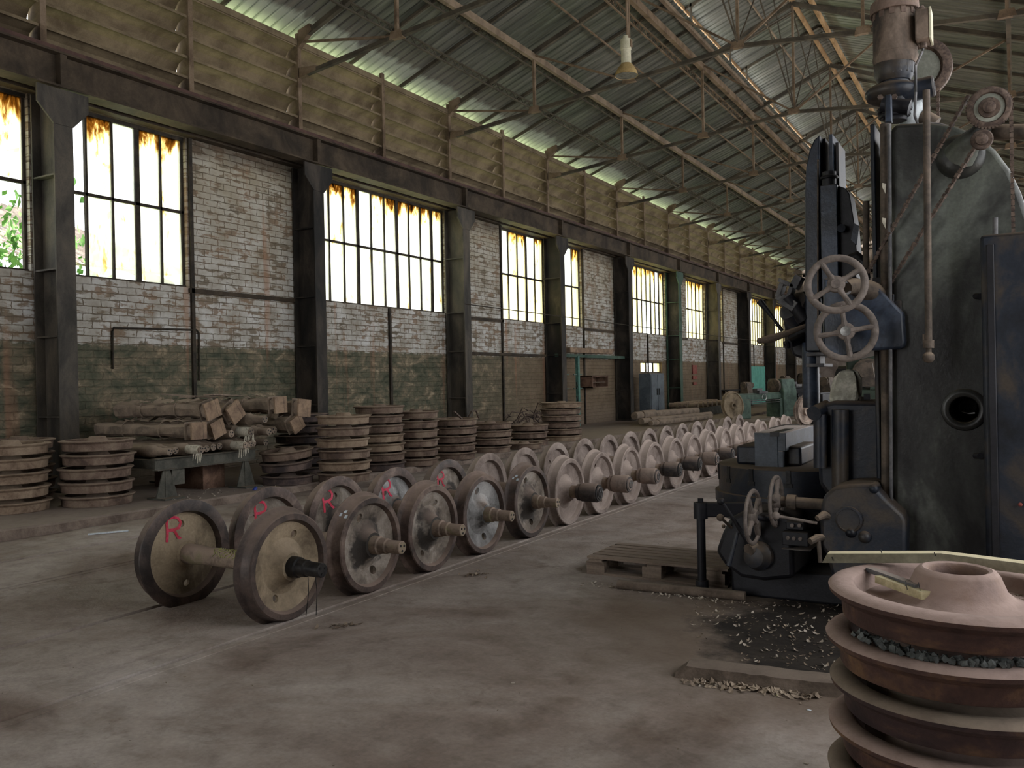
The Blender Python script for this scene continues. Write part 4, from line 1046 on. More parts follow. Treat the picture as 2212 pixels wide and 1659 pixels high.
for k in range(16):
    a = 2*PI*k/16; m.cyl(mb0+Vector((math.cos(a)*px*.80, math.sin(a)*px*.80, -.075)), mb0+Vector((math.cos(a)*px*.80, math.sin(a)*px*.80, .01)), .007, n=6)
m.lathe([(-.08, px*.55), (.01, px*.55)], mb0, ax, 24)
part('coupling_pin', m, 'mach_steel', parent=mo)
m = MB(); q = P(1994, 60, ym-.05); m.cbox(q, (.085, .16, .20)); tb = part('terminal_box', m, 'motor', .01, parent=mo)
m = MB(); m.cbox(q+Vector((.047, 0, 0)), (.014, .165, .205)); part('box_lid', m, 'cream', .003, parent=mo)
m = MB(); m.cyl(q+Vector((0, 0, -.10)), q+Vector((0, 0, -.135)), .022); part('cable_gland', m, 'chain', parent=mo); part('cable_gland', MB().cyl(q+Vector((0, 0, .10)), q+Vector((-.02, 0, .13)), .03), 'chain', parent=mo)
part('motor_cable', MB().tube([q+Vector((.0, 0, -.13)), P(1992, 112, ym-.05), P(1978, 142, ym-.15), P(1978, 200, ym-.2), P(1976, 250, ym-.25), P(1983, 270, ym-.25), P(2000, 266, ym-.2), P(2030, 268, ym-.2), P(2085, 285, ym-.25)], .009, 8), 'mach_steel')
# flange, neck and yoke
f0 = P(1932, 178, ym); rf = (P(1975, 160, ym)-P(1889, 160, ym)).length/2
m = MB().lathe([(.0, rf*.80), (.02, rf*.9), (.05, rf), (.13, rf), (.155, rf*.93), (.165, rf*.6)], f0, ax, 36); part('drive_flange', m, 'mach')
m = MB(); m.lathe([(-.10, rf*.75), (.02, rf*.72)], f0, ax, 28); part('drive_neck', m, 'mach')
yk = P(1925, 200, ym)
m = MB(); m.ball(yk, .16, 24, (1.05, .9, .45)); m.tube([P(1872, 215, ym), P(1885, 210, ym), P(1920, 204, ym), P(1965, 198, ym), P(2014, 186, ym)], .07, 18, [.03, .06, .10, .072, .068]); part('yoke', m, 'mach')
m = MB(); e = P(2014, 186, ym); m.lathe([(0, .068), (.012, .066), (.012, .03), (.016, .03)], e, (1, 0, .1), 24); part('yoke_end_disc', m, 'mach_steel')
m = MB(); m.cyl(P(1935, 212, ym), P(1935, 262, ym), .085, .07, 24); m.cyl(P(1905, 225, ym-.08), P(1965, 232, ym-.08), .05, n=20)
m.torus(P(1932, 238, ym), .095, .018, (0, 0, 1), 24, 8); m.torus(P(1932, 250, ym), .085, .018, (0, 0, 1), 24, 8)
part('bevel_gear_housing', m, 'mach_black')
m = MB(); pbox(m, 1911, 205, 1926, 262, ym-.30, ym-.24); part('yoke_strap', m, 'mach_blue', .006)
m = MB()
for u, v in ((1902, 211), (1933, 210)): m.lathe([(0, .018), (.02, .018)], P(u, v, ym-.18), (0, -1, 0), 6)
part('yoke_bolt', m, 'chain')
m = MB(); m.ball(P(1965, 242, ym+.1), .09, 18, (1, 1, 1.2)); m.cyl(P(1955, 265, ym+.1), P(1990, 215, ym+.15), .07, .05, 20); part('white_casting', m, 'mach_pale' if 'mach_pale' in MT else 'pulley')
m = MB(); m.cyl(P(1975, 205, ym+.2), P(1992, 245, ym+.2), .07, .06, 20); m.cyl(P(1990, 250, ym+.1), P(2022, 268, ym+.1), .05, n=16); part('small_motor', m, 'mach_tan')
# upper pulley behind the motor with chain
yp = 6.75
pcn = P(1985, 150, yp); rp = .215
m = MB().lathe([(-.03, rp-.02), (-.022, rp), (.022, rp), (.03, rp-.02), (.03, rp-.06), (.012, rp-.075), (.012, .0)], pcn, (0, -1, 0), 48)
up_ = part('upper_pulley', m, 'chain'); m = MB().lathe([(.014, rp-.078), (.018, 0)], pcn, (0, -1, 0), 40); part('pulley_face', m, 'pulley', parent=up_)
def chain(name, a, b, parent=None, r=.013):
    a = Vector(a); b = Vector(b); d = b-a; L = d.length; n = max(4, int(L/.032)); m = MB(); dn = d.normalized()
    s1 = dn.cross(Vector((0, 1, 0))).normalized()
    for k in range(n):
        p = a+d*(k+.5)/n; m.bar(p-dn*.013, p+dn*.013, r*2.0 if k % 2 else r*1.2, r*1.5)
    m.bar(a, b, r*.7)
    return part(name, m, 'chain', smooth=False, parent=parent)
chain('chain', P(2027, 180, yp), P(2026, 272, yp))
# sprockets on the outrigger arm
ys = 5.75
def sprocket(u, v, r, name, face):
    c_ = P(u, v, ys); m = MB().lathe([(-.022, r-.012), (-.016, r), (.016, r), (.022, r-.012), (.022, r-.03), (.008, r-.036), (.008, .06), (.022, .055), (.026, .0)], c_, (0, -1, -.12), 48)
    for k in range(40):
        a = 2*PI*k/40; m.cbox(c_+Vector((math.cos(a)*r, 0, math.sin(a)*r)), (.012, .014, .012), (0, -a, 0))
    s_ = part(name, m, 'chain')
    m = MB().lathe([(.010, r-.037), (.012, .0585)], c_, (0, -1, -.12), 40); part('sprocket_face', m, face, parent=s_)
    m = MB().lathe([(.02, .035), (.06, .032), (.065, .02), (.065, 0)], c_, (0, -1, -.12), 20); part('hub_nut', m, 'chain', parent=s_)
    return s_
rs_ = (P(2186, 232, ys)-P(2088, 232, ys)).length/2
sprocket(2137, 233, rs_, 'chain_sprocket', 'pulley'); sprocket(2121, 302, rs_*.42, 'chain_sprocket', 'chain')
m = MB(); m.tube([P(2130, 290, ys+.15), P(2150, 286, ys+.12), P(2300, 284, ys+.1)], .05, 16, [.035, .046, .048]); part('outrigger_tube', m, 'mach_tan')
m = MB(); m.tube([P(2075, 335, yh-.03), P(2090, 312, yh-.09), P(2120, 285, ys+.1), P(2137, 240, ys+.05)], .06, 16, [.10, .075, .06, .03]); part('outrigger_bracket', m, 'mach_house')
m = MB().lathe([(0, .14), (.03, .125), (.05, .09)], P(2075, 338, yh), (0, -1, 0), 28); part('bracket_flange', m, 'mach_house')
chain('chain', P(2093, 205, ys), P(1873, 590, 6.0)); chain('chain', P(2106, 318, ys), P(1905, 640, 5.98)); chain('chain', P(2184, 225, ys), P(2189, 505, 5.8))
# turret slide (tall rounded ram at the left)
yt = 6.75
prof = poly([(1739, 760), (1738, 420), (1741, 360), (1748, 325), (1758, 302), (1771, 290), (1773, 760)], yt)
part('ram_slide', MB().prism(prof, yt, yt+.34), 'mach_blue', .012)
m = MB(); pbox(m, 1773, 300, 1792, 760, yt+.10, yt+.30); part('ram_recess', m, 'mach_black', .003)
m = MB(); pbox(m, 1790, 290, 1804, 600, yt, yt+.34); part('ram_rail', m, 'mach_blue', .004)
m = MB(); pbox(m, 1804, 308, 1817, 600, yt+.05, yt+.34); part('ram_rail', m, 'mach', .004)
m = MB(); pbox(m, 1771, 401, 1812, 640, yt-.08, yt+.1); part('ram_block', m, 'mach_blue', .006)
m = MB(); m.cyl(P(1791, 402, yt-.02), P(1791, 372, yt-.02), .05); m.torus(P(1791, 384, yt-.02), .055, .012, (0, 0, 1), 20, 8); part('ram_nut', m, 'mach_black')
part('ram_strip', MB().cyl(P(1767, 345, yt-.02), P(1767, 700, yt-.02), .007), 'mach_tan')
prof = poly([(1812, 402), (1828, 408), (1836, 420), (1846, 480), (1852, 550), (1850, 600), (1812, 600)], yt)
part('counter_wedge', MB().prism(prof, yt-.02, yt+.22), 'mach_black', .006)
m = MB(); m.add([P(1845, 482, yt-.06), P(1856, 488, yt-.06), P(1851, 530, yt-.06), P(1838, 518, yt-.06), P(1845, 482, yt-.04), P(1856, 488, yt-.04), P(1851, 530, yt-.04), P(1838, 518, yt-.04)], [(0, 1, 2, 3), (7, 6, 5, 4), (0, 4, 5, 1), (1, 5, 6, 2), (2, 6, 7, 3), (3, 7, 4, 0)])
m.cyl(P(1817, 493, yt-.1), P(1817, 493, yt), .03); part('clamp_lever', m, 'mach_blue', smooth=False)
m = MB(); m.tube([P(1835, 560, yt-.05), P(1850, 552, yt-.05), P(1866, 565, yt-.05), P(1870, 600, yt-.05), P(1860, 625, yt-.05)], .035, 14); part('curved_duct', m, 'mach_black')
m = MB(); m.cyl(P(1871, 435, 6.6), P(1871, 580, 6.6), .022); part('telescopic_rod', m, 'mach_tan')
m = MB(); m.cyl(P(1750, 740, yt+.1), P(1753, 880, yt+.1), .062, n=24); part('ram_spindle', m, 'mach_blue')
m = MB(); pbox(m, 1741, 762, 1785, 768, yt-.05, yt+.3); pbox(m, 1741, 786, 1780, 792, yt-.05, yt+.3); pbox(m, 1762, 768, 1772, 786, yt, yt+.2); part('ram_collar', m, 'mach_steel', .003)
# crossrail head casting with handwheels
prof = poly([(1778, 600), (1835, 608), (1868, 612), (1890, 612), (1952, 676), (1956, 742), (1948, 754), (1880, 757), (1800, 778), (1776, 760)], 5.92)
part('crossrail_head', MB().prism(prof, 5.92, 6.7), 'mach_blue', .018)
m = MB(); pbox(m, 1884, 600, 1906, 650, 6.0, 6.35); pbox(m, 1912, 636, 1932, 664, 5.98, 6.3); pbox(m, 1930, 650, 1948, 690, 5.98, 6.3); part('head_bracket', m, 'mach', .006)
m = MB(); m.tube([P(1826, 622, 5.72), P(1842, 618, 5.8), P(1868, 626, 5.94), P(1895, 640, 6.0)], .06, 18, [.045, .05, .07, .08]); part('feed_shaft_sleeve', m, 'mach_tan')
m = MB(); m.torus(P(1826, 622, 5.70), .038, .008, (1, -1.2, .2), 20, 8); part('sleeve_spring', m, 'mach_steel')
def handwheel(c_, r, axis, spokes=4, ph=.2, cap='handwheel', rr=.022, name='handwheel'):
    axis = Vector(axis).normalized(); q = axis.to_track_quat('Z', 'Y').to_matrix(); c_ = Vector(c_)
    h_ = part(name, MB().torus(c_, r, rr, axis, 56, 12, .8), 'handwheel')
    for k in range(spokes):
        a = ph+2*PI*k/spokes; d = q @ Vector((math.cos(a), math.sin(a), 0))
        m = MB().tube([c_+d*.03+axis*.0, c_+d*r*.45+axis*.0, c_+d*(r-.004)], .015, 10, [.026, .015, .019]); part('spoke', m, 'handwheel', parent=h_)
    m = MB().lathe([(-.03, r*.26), (.0, r*.33), (.015, r*.30), (.022, r*.2)], c_, axis, 28); part('wheel_hub', m, 'handwheel', parent=h_)
    m = MB().lathe([(.02, r*.19), (.028, r*.18), (.03, 0)], c_, axis, 24); part('hub_cap', m, cap, parent=h_)
    return h_
y1 = 5.50; y2 = 5.66
r1 = (P(1870, 615, y1)-P(1741, 615, y1)).length/2*.94
handwheel(P(1806, 614, y1), r1, (.10, -1, .12), 4, .55)
r2 = (P(1893, 716, y2)-P(1761, 716, y2)).length/2*.94
handwheel(P(1827, 716, y2), r2, (.10, -1, .05), 4, .15, 'chrome')
m = MB(); m.cyl(P(1806, 614, y1+.02), P(1818, 620, 5.98), .028); part('handwheel_shaft', m, 'mach_tan')
m = MB(); m.cyl(P(1827, 716, y2+.02), P(1832, 716, 5.98), .03); part('handwheel_shaft', m, 'mach_tan')
# tool head at the left of the ram
yq = 6.9
prof = poly([(1694, 650), (1735, 628), (1765, 640), (1775, 700), (1775, 770), (1742, 778), (1712, 768), (1700, 730), (1692, 700)], yq)
part('swivel_head', MB().prism(prof, yq, yq+.35), 'mach_black', .02)
m = MB(); c_ = P(1722, 690, yq); m.lathe([(0, .13), (.10, .125), (.12, .08)], c_+Vector((.03, 0, .05)), (-.45, -.6, .5), 28); part('turret_drum', m, 'mach')
m = MB()
for u, v, w_, h_, r_ in ((1687, 628, .035, .11, .35), (1709, 632, .03, .12, .35), (1700, 612, .12, .03, .5), (1693, 648, .10, .045, .6), (1722, 610, .06, .10, .5), (1705, 655, .13, .08, .6)):
    m.cbox(P(u, v, yq-.12), (w_, .12, h_), (0, r_, 0))
part('tool_clamp', m, 'mach_steel', .004)
m = MB(); m.cyl(P(1738, 690, yq-.1), P(1700, 640, yq-.15), .06, .045, 18); part('tool_holder', m, 'mach_black')
part('clamp_arm', MB().tube([P(1641, 736, yq-.2), P(1663, 732, yq-.2), P(1695, 722, yq-.18), P(1760, 696, yq-.1)], .022, 12, [.018, .034, .024, .014]), 'mach_tan')
part('arm_ball', MB().ball(P(1641, 736, yq-.2), .024), 'mach_tan')
m = MB(); m.tube([P(1640, 650, yq-.1), P(1652, 664, yq-.1), P(1672, 690, yq-.1), P(1690, 715, yq-.1)], .02, 10, [.026, .022, .012, .014]); part('tool_lever', m, 'mach_black')
m = MB(); m.cyl(P(1735, 730, yq), P(1702, 744, yq-.2), .042, .036, 20); m.lathe([(0, .03), (.02, .03), (.02, .012), (.0, .012)], P(1701, 744, yq-.2), (-.8, -.5, -.2), 18); part('shaft_stub', m, 'mach_black')
# rotary table with jaws
tc = Vector((-1.50, 7.05, 0)); 
m = MB().lathe([(0.0, .50), (.50, .50), (.52, .60)], tc, (0, 0, 1), 48); part('table_pedestal', m, 'mach_black')
tb_ = part('rotary_table', MB().lathe([(.62, .60), (.62, .665), (.70, .665), (.705, .635), (.905, .635), (.915, .62), (.915, 0)], tc, (0, 0, 1), 72), 'mach')
part('table_skirt', MB().lathe([(.50, .60), (.50, .63), (.625, .63), (.625, .60)], tc, (0, 0, 1), 72), 'mach_steel')
for a in (-2.75, -2.35, -1.95, -1.5, -1.1):
    d = Vector((math.cos(a), math.sin(a), 0)); m = MB().cbox(tc+d*.632+Vector((0, 0, .86)), (.02, .035, .10), (0, 0, a)); m.cbox(tc+d*.632+Vector((0, 0, .80)), (.02, .06, .03), (0, 0, a)); part('tee_slot', m, 'black', smooth=False, parent=tb_)
yb0 = 6.72
b0 = P(1590, 962, yb0); b1 = P(1660, 1035, yb0)
m = MB().box((b0.x, yb0, .915), (b1.x+.25, yb0+.55, b0.z)); part('jaw_block', m, 'mach', .02)
yb1 = 6.62; a0 = P(1629, 934, yb1); a1 = P(1697, 934, yb1)
far = pt(1757, 915, 'x', a1.x)
zt_ = a0.z; fy = min(far.y, 7.7)
m = MB(); m.box((a0.x, yb1, zt_-.40), (a1.x-.06, fy, zt_)); m.box((a1.x-.06, yb1, zt_-.14), (a1.x, fy, zt_)); m.box((a1.x-.06, yb1, zt_-.40), (a1.x-.02, yb1+.06, zt_-.14)); 
for k in range(3): m.box((a1.x-.07, yb1+.25+.22*k, zt_-.3), (a1.x-.03, yb1+.29+.22*k, zt_-.13))
part('tool_slide_bar', m, 'mach_greyblue' if 'mach_greyblue' in MT else 'mach_blue', .005)
m = MB().box((a1.x-.10, yb1-.04, zt_-.42), (a1.x+.02, fy, zt_-.28)); part('lower_bar', m, 'lower_bar' , .005)
part('bar_slot', MB().box((a0.x+.12, yb1-.002, zt_-.03), (a0.x+.19, yb1+.5, zt_+.002)), 'black', smooth=False)
m = MB(); m.box((a0.x-.02, yb1-.03, zt_-.36), (a0.x+.09, yb1+.01, zt_-.345)); part('clip', m, 'mach_steel', smooth=False)
# right upright (side head ram) with dusty top
prof = poly([(1762, 895), (1775, 872), (1800, 866), (1922, 868), (1922, 1075), (1790, 1075), (1768, 1045)], 6.2)
part('side_head_column', MB().prism(prof, 6.2, 6.8), 'mach', .03)
m = MB(); m.cyl(P(1772, 895, 6.15), P(1772, 1010, 6.15), .045, n=20); m.cyl(P(1815, 885, 6.14), P(1815, 1060, 6.14), .055, n=20); m.cyl(P(1785, 880, 6.3), P(1758, 893, 6.1), .05, n=20); part('side_head_rib', m, 'mach')
# lower feed gearbox
prof = poly([(1770, 1110), (1778, 1072), (1800, 1052), (1835, 1046), (1892, 1045), (1900, 1062), (1922, 1085), (1950, 1110), (1958, 1125), (1958, 1200), (1960, 1260), (1800, 1260), (1785, 1200), (1772, 1180)], 5.82)
part('feed_gearbox', MB().prism(prof, 5.82, 6.35), 'mach', .025)
m = MB(); c_ = P(1834, 1122, 5.82); m.lathe([(-.01, .085), (.02, .082), (.025, .07), (.02, .068)], c_, (0, -1, 0), 32); part('gearbox_cover', m, 'mach')
m = MB()
for u, v, r_ in ((1838, 1150, .035), (1868, 1160, .04), (1888, 1056, .03)): part('gearbox_boss', MB().ball(P(u, v, 5.82), r_), 'mach')
m = MB(); m.tube([P(1765, 1120, 5.75), P(1780, 1112, 5.8), P(1795, 1118, 5.85)], .02, 10, [.018, .028, .02]); part('gear_shifter', m, 'mach_tan'); m = MB(); m.tube([P(1750, 1170, 5.75), P(1765, 1162, 5.8), P(1785, 1160, 5.85)], .02, 10, [.022, .026, .02]); m.cyl(P(1768, 1165, 5.8), P(1772, 1215, 5.8), .014); part('gear_shifter', m, 'mach_tan')
part('lever_with_ball', MB().cyl(P(1680, 1115, 5.7), P(1765, 1130, 5.78), .010, n=10).ball(P(1676, 1114, 5.7), .027), 'handwheel')
part('feed_shaft', MB().lathe([(0, .035), (.09, .035), (.09, .052), (.15, .052), (.15, .038), (.62, .038)], P(1672, 1082, 6.0), (1, 0, -.02), 20), 'mach_tan')
handwheel(P(1677, 1083, 5.98), .165, (-1, .02, 0), 4, .3, rr=.016)
handwheel(P(1627, 1117, 5.80), .175, (-1, .03, 0), 4, .9, rr=.016)
part('handwheel_shaft', MB().cyl(P(1630, 1117, 5.80), P(1690, 1124, 6.0), .022), 'mach_black')
# left lower gearbox
prof = poly([(1545, 1192), (1560, 1150), (1576, 1118), (1605, 1106), (1680, 1108), (1712, 1130), (1715, 1250), (1650, 1256), (1600, 1248), (1565, 1222)], 5.95)
part('lever_gearbox', MB().prism(prof, 5.95, 6.55), 'mach_black', .03)
m = MB().lathe([(-.02, .10), (.03, .10), (.05, .085), (.10, .07), (.11, .03)], P(1640, 1200, 5.95), (-.15, -1, .05), 28); part('gearbox_boss', m, 'mach')
part('lever_with_ball', MB().tube([P(1560, 1085, 5.8), P(1590, 1130, 5.82), P(1622, 1182, 5.86)], .014, 10, [.011, .014, .018]).ball(P(1557, 1083, 5.8), .027), 'mach_black')
part('lever_with_ball', MB().cyl(P(1557, 1118, 5.85), P(1580, 1140, 5.95), .010).ball(P(1556, 1118, 5.85), .026).ball(P(1563, 1137, 5.88), .014), 'mach_tan')
part('lever', MB().tube([P(1593, 1150, 5.85), P(1583, 1190, 5.82), P(1574, 1222, 5.80)], .015, 10, [.014, .013, .017]), 'mach')
m = MB(); m.cyl(P(1617, 1188, 5.84), P(1630, 1180, 5.9), .04); part('lever_clamp', m, 'mach_tan')
# push button panel
m = MB(); pbox(m, 1689, 1148, 1746, 1182, 5.88, 6.0); pbox(m, 1697, 1127, 1736, 1146, 5.90, 6.0); pb = part('button_panel', m, 'mach_black', .006)
for u, v in ((1702, 1162), (1715, 1163), (1729, 1164), (1711, 1135), (1727, 1135)):
    part('push_button', MB().lathe([(0, .013), (.012, .012), (.014, 0)], P(u, v, 5.88), (0, -1, 0), 16), 'handwheel', parent=pb)
m = MB(); pbox(m, 1688, 1186, 1750, 1190, 5.9, 6.2); part('panel_bracket', m, 'mach_steel', .003)
# support post with arm
m = MB(); f_ = pt(1517, 1279, 'z', 0); tp = P(1512, 1085, f_.y)
m.cyl((f_.x, f_.y, 0), (f_.x, f_.y, tp.z-.0), .032, n=20); m.cyl((f_.x, f_.y, 0), (f_.x, f_.y, .09), .048); m.cyl((f_.x, f_.y, tp.z-.12), (f_.x, f_.y, tp.z), .052, n=20); m.cyl((f_.x, f_.y, tp.z), (f_.x, f_.y, tp.z+.03), .022, n=8)
part('support_post', m, 'mach_black')
m = MB(); m.bar((f_.x, f_.y, tp.z-.055), (f_.x+.62, f_.y+.25, tp.z-.05), .05, .11); part('post_arm', m, 'mach_black', .012)
m = MB(); a = pt(1610, 1278, 'z', 0); m.cyl((a.x, a.y, 0), (a.x, a.y, .35), .028); part('support_foot', m, 'mach_black')

# white rag and bits on top of the machine
ra = thing('rag', 'dirty white rag hanging over a peg on top of the boring mill', 'rag', P(1832, 868, 6.4))
m = MB(); random.seed(4)
c_ = P(1836, 830, 6.4); vs = []; n = 22; rows = [(.10, .012), (.085, .055), (.04, .085), (-.03, .095), (-.09, .10), (-.13, .085)]
for z, r in rows:
    for k in range(n):
        a = 2*PI*k/n; rr = r*(1+.16*math.sin(a*5+z*8)+random.uniform(-.05, .05)); vs.append(c_+Vector((rr*math.cos(a)-z*.12*(-1)-.02, rr*math.sin(a)*.6, z*1.05)))
fs = [(i*n+k, i*n+(k+1) % n, (i+1)*n+(k+1) % n, (i+1)*n+k) for i in range(len(rows)-1) for k in range(n)]; fs.append(tuple(range(n))); fs.append(tuple((len(rows)-1)*n+k for k in reversed(range(n))))
m.add(vs, fs); m.build('cloth', 'rag', ra)
random.seed(8)
for k, (u, v, w_) in enumerate(((1812, 866, .05), (1830, 866, .06), (1848, 864, .07), (1862, 866, .05), (1873, 860, .04))):
    o = MB().cbox(P(u, v, 6.4)+Vector((0, 0, .01)), (w_, .05, .04), (0, 0, random.random())).build('scrap_block', 'mach_tan' if k % 2 else 'mach_black', smooth=False, loc=P(u, v, 6.4)); tag(o, 'small metal offcut on the boring mill top, %s from the left' % ORD[k], 'offcut', 'offcuts by the rag')

# ------------------------------------------------------------------ near stack, planks
nx, ny_ = -.19, 3.25; NPI = .150
def near_wheel(mat, hubtop):
    R = .364; T = .118; hub = .122; bore = .088; mid = .055
    P_ = [(0, R-.016), (.004, R-.006), (.012, R-.002), (T-.058, R+.002), (T-.050, R+.008), (T-.040, R+.028), (T-.028, R+.042), (T-.014, R+.045), (T-.003, R+.034), (T+.002, R+.012), (T, R-.028), (T-.008, R-.04),
          (mid+.03, R-.052), (mid+.012, R-.075), (mid+.014, hub+.115), (mid+.03, hub+.065), (mid+.06, hub+.030), (hubtop-.018, hub+.008), (hubtop-.004, hub-.004), (hubtop, hub-.016), (hubtop-.004, bore+.006), (hubtop-.014, bore),
          (0, bore), (0, hub), (mid-.03, hub+.03), (mid-.016, hub+.10), (mid-.012, R-.08), (mid-.02, R-.055), (.004, R-.05), (0, R-.045)]
    return wheel_mesh(MB(), P_, (0, 0, 0), (0, 0, 1), 112).build('train_wheel', mat)
NP = {}
random.seed(12)
for k in range(6):
    mat = 'near_stack' if k in (5, 4, 2) else 'near_stack_dark'
    key = (mat, k == 5)
    if key not in NP: o = near_wheel(mat, .185 if k == 5 else NPI-.004); NP[key] = o
    else: o = NP[key].copy(); C.objects.link(o)
    o.location = (nx+(0 if k == 5 else random.uniform(-.012, .012)), ny_+random.uniform(-.01, .01), NPI*k+(.006 if k == 5 else 0))
    o.rotation_euler = (.012 if k == 5 else 0, .015 if k == 5 else 0, random.uniform(0, 6))
    tag(o, '%s wheel of the rusty stack in the right foreground' % ['bottom', 'second lowest', 'third lowest', 'fourth lowest', 'second highest', 'topmost dusty'][k], 'train wheel', 'wheels of the foreground stack')
# stone chips between the two upper wheels
m = MB(); random.seed(31)
for i in range(150):
    a = random.uniform(-2.6, -.3); r = random.uniform(.31, .355); s = random.uniform(.006, .015)
    c_ = Vector((nx+r*math.cos(a), ny_+r*math.sin(a), NPI*4+.118+.010)); q = Euler((random.random()*6, random.random()*6, 0)).to_matrix()
    m.add([c_+q@Vector(v)*s for v in ((-1, -.7, -.6), (1, -.8, -.5), (.8, .9, -.6), (-.9, .8, -.5), (-.6, -.5, .6), (.7, -.6, .5), (.5, .6, .7), (-.6, .5, .5))], [(0, 3, 2, 1), (4, 5, 6, 7), (0, 1, 5, 4), (1, 2, 6, 5), (2, 3, 7, 6), (3, 0, 4, 7)])
tag(m.build('stone_chips', 'stone', smooth=False, loc=(nx, ny_, .7)), 'grey stone chips caught between the two upper foreground wheels', 'stone', kind='stuff')
# debris lying in the dish of the top wheel
m = MB(); random.seed(32)
for i in range(420):
    a = random.uniform(0, 6.28); r = random.uniform(.20, .29); s = random.uniform(.003, .009)
    c_ = Vector((nx+r*math.cos(a), ny_+r*math.sin(a), NPI*5+.072)); m.cbox(c_, (s*1.6, s*.8, s*.4), (random.uniform(-.4, .4), random.uniform(-.4, .4), random.random()*6))
tag(m.build('chips', 'leaf', smooth=False, loc=(nx, ny_, .8)), 'brown chips and dust in the dish of the topmost foreground wheel', 'debris', kind='stuff')
def plank(pts4, th, name, label, mat='pale_wood'):
    """pts4: the lower edge line a-b (world), height th, thickness"""
    a, b, w_ = pts4; a = Vector(a); b = Vector(b)
    m = MB().bar(a, b, w_, th); o = m.build(name, mat, bevel=.003, smooth=False, loc=a); return tag(o, label, 'plank')
zr = NPI*5+.118+.035
yA = 3.50
a_ = P(1780, 1203, yA); b_ = P(2070, 1200, yA+.03); c2 = P(2330, 1228, yA-.05)
t = thing('timber_batten', 'long pale timber batten lying across the foreground wheel stack', 'plank', a_)
m = MB()
def seg(m, A, B, w_, h_, cut=0.0):
    A = Vector(A); B = Vector(B); d = (B-A).normalized(); s = Vector((-d.y, d.x, 0))*w_/2; u = Vector((0, 0, h_/2))
    vs = [A-s-u-d*cut, A+s-u-d*cut, A+s+u, A-s+u, B-s-u, B+s-u, B+s+u, B-s+u]
    m.add(vs, [(0, 1, 2, 3), (7, 6, 5, 4), (0, 4, 5, 1), (1, 5, 6, 2), (2, 6, 7, 3), (3, 7, 4, 0)])
seg(m, P(1790, 1203, yA), P(2035, 1203, yA), .055, .036, .02)
seg(m, P(2034, 1203, yA), P(2330, 1240, yA-.01), .055, .036, 0)
m.build('batten', 'batten', t, smooth=False)
m = MB()
for u, v in ((1797, 1206), (1902, 1190), (2018, 1196), (2095, 1206), (2180, 1222)): m.bar(P(u, v-3, yA-.028), P(u+3, v+5, yA-.028), .003)
m.build('nail', 'black', t, smooth=False)
zc = NPI*5+.10
t = thing('timber_offcut', 'short pale timber offcut with two bent nails lying inside the top foreground wheel', 'plank', (nx-.2, ny_-.2, zc))
A = pt(1905, 1250, 'z', zc+.02); B = pt(2005, 1286, 'z', zc+.02)
m = MB().bar(A, B, .055, .025); m.build('offcut', 'pale_wood', t, smooth=False)
m = MB()
for u, v in ((1960, 1268), (1988, 1272)): m.tube([pt(u, v+6, 'z', zc+.03), pt(u, v+6, 'z', zc+.03)+Vector((-.005, 0, .03)), pt(u-4, v-2, 'z', zc+.05)], .0012, 5)
m.build('nail', 'black', t, smooth=False)
A = pt(1878, 1230, 'z', zc+.03); B = pt(1985, 1268, 'z', zc+.035)
tag(MB().bar(A, B, .030, .016).build('flat_bar', 'mach_steel', smooth=False, loc=A), 'thin grey metal bar lying beside the offcut in the top foreground wheel', 'bar')

# ------------------------------------------------------------------ pallet and floor things
t = thing('wooden_pallet', 'dusty wooden pallet on the floor left of the boring mill', 'pallet', (-2.5, 6.6, 0))
X0, X1, Ya, Yb = -3.10, -1.92, 6.42, 7.10
for k in range(6): 
    y = Ya+(Yb-Ya)*(k+.5)/6; MB().box((X0, y-.044, .125), (X1, y+.044, .145)).build('top_board', 'wood', t, smooth=False)
for y in (Ya+.05, (Ya+Yb)/2, Yb-.05):
    MB().box((X0, y-.05, .0), (X1, y+.05, .02)).build('bottom_board', 'wood', t, smooth=False)
    for x in (X0+.08, (X0+X1)/2-.02, X1-.10): MB().box((x-.08, y-.05, .02), (x+.08, y+.05, .105)).build('block', 'wood', t, smooth=False)
for x in (X0+.08, (X0+X1)/2, X1-.10): MB().box((x-.06, Ya, .105), (x+.06, Yb, .125)).build('stringer', 'wood', t, smooth=False)
def floorpipe(u0, v0, u1, v1, r, label, mat, name='pipe', wav=0, jut=0):
    a = pt(u0, v0, 'z', r); b = pt(u1, v1, 'z', r); n = 8; P_ = []
    for k in range(n+1): P_.append(a+(b-a)*k/n+Vector((0, random.uniform(-wav, wav), 0)))
    o = MB().tube(P_, r, 14).build(name, mat, loc=a); return tag(o, label, name)
random.seed(6)
floorpipe(1335, 1262, 1610, 1288, .035, 'earth covered iron pipe on the floor in front of the pallet', 'earth', 'pipe', .004)
# half buried kerb beam at the edge of the oily patch
A = pt(1470, 1452, 'z', 0); Bq = pt(1860, 1500, 'z', 0)
m = MB(); n = 16; vs = []
for k in range(n+1):
    p = A+(Bq-A)*k/n; h_ = .075+random.uniform(-.004, .004); e = random.uniform(-.006, .006)
    if k == 0: h_ = .03
    vs += [(p.x, p.y-.10+e, -.01), (p.x, p.y-.075+e, h_*.8), (p.x, p.y-.03, h_), (p.x, p.y+.05, h_*.95), (p.x, p.y+.08, h_*.6), (p.x, p.y+.10, -.01)]
m.add(vs, [(i*6+k, i*6+k+1, (i+1)*6+k+1, (i+1)*6+k) for i in range(n) for k in range(5)]+[(5, 4, 3, 2, 1, 0), tuple(n*6+k for k in range(6))])
tag(m.build('kerb_beam', 'earth', loc=A), 'earth covered low kerb beam at the front of the oily patch', 'beam')
A = pt(1225, 1252, 'z', 0); Bq = pt(1480, 1285, 'z', 0)
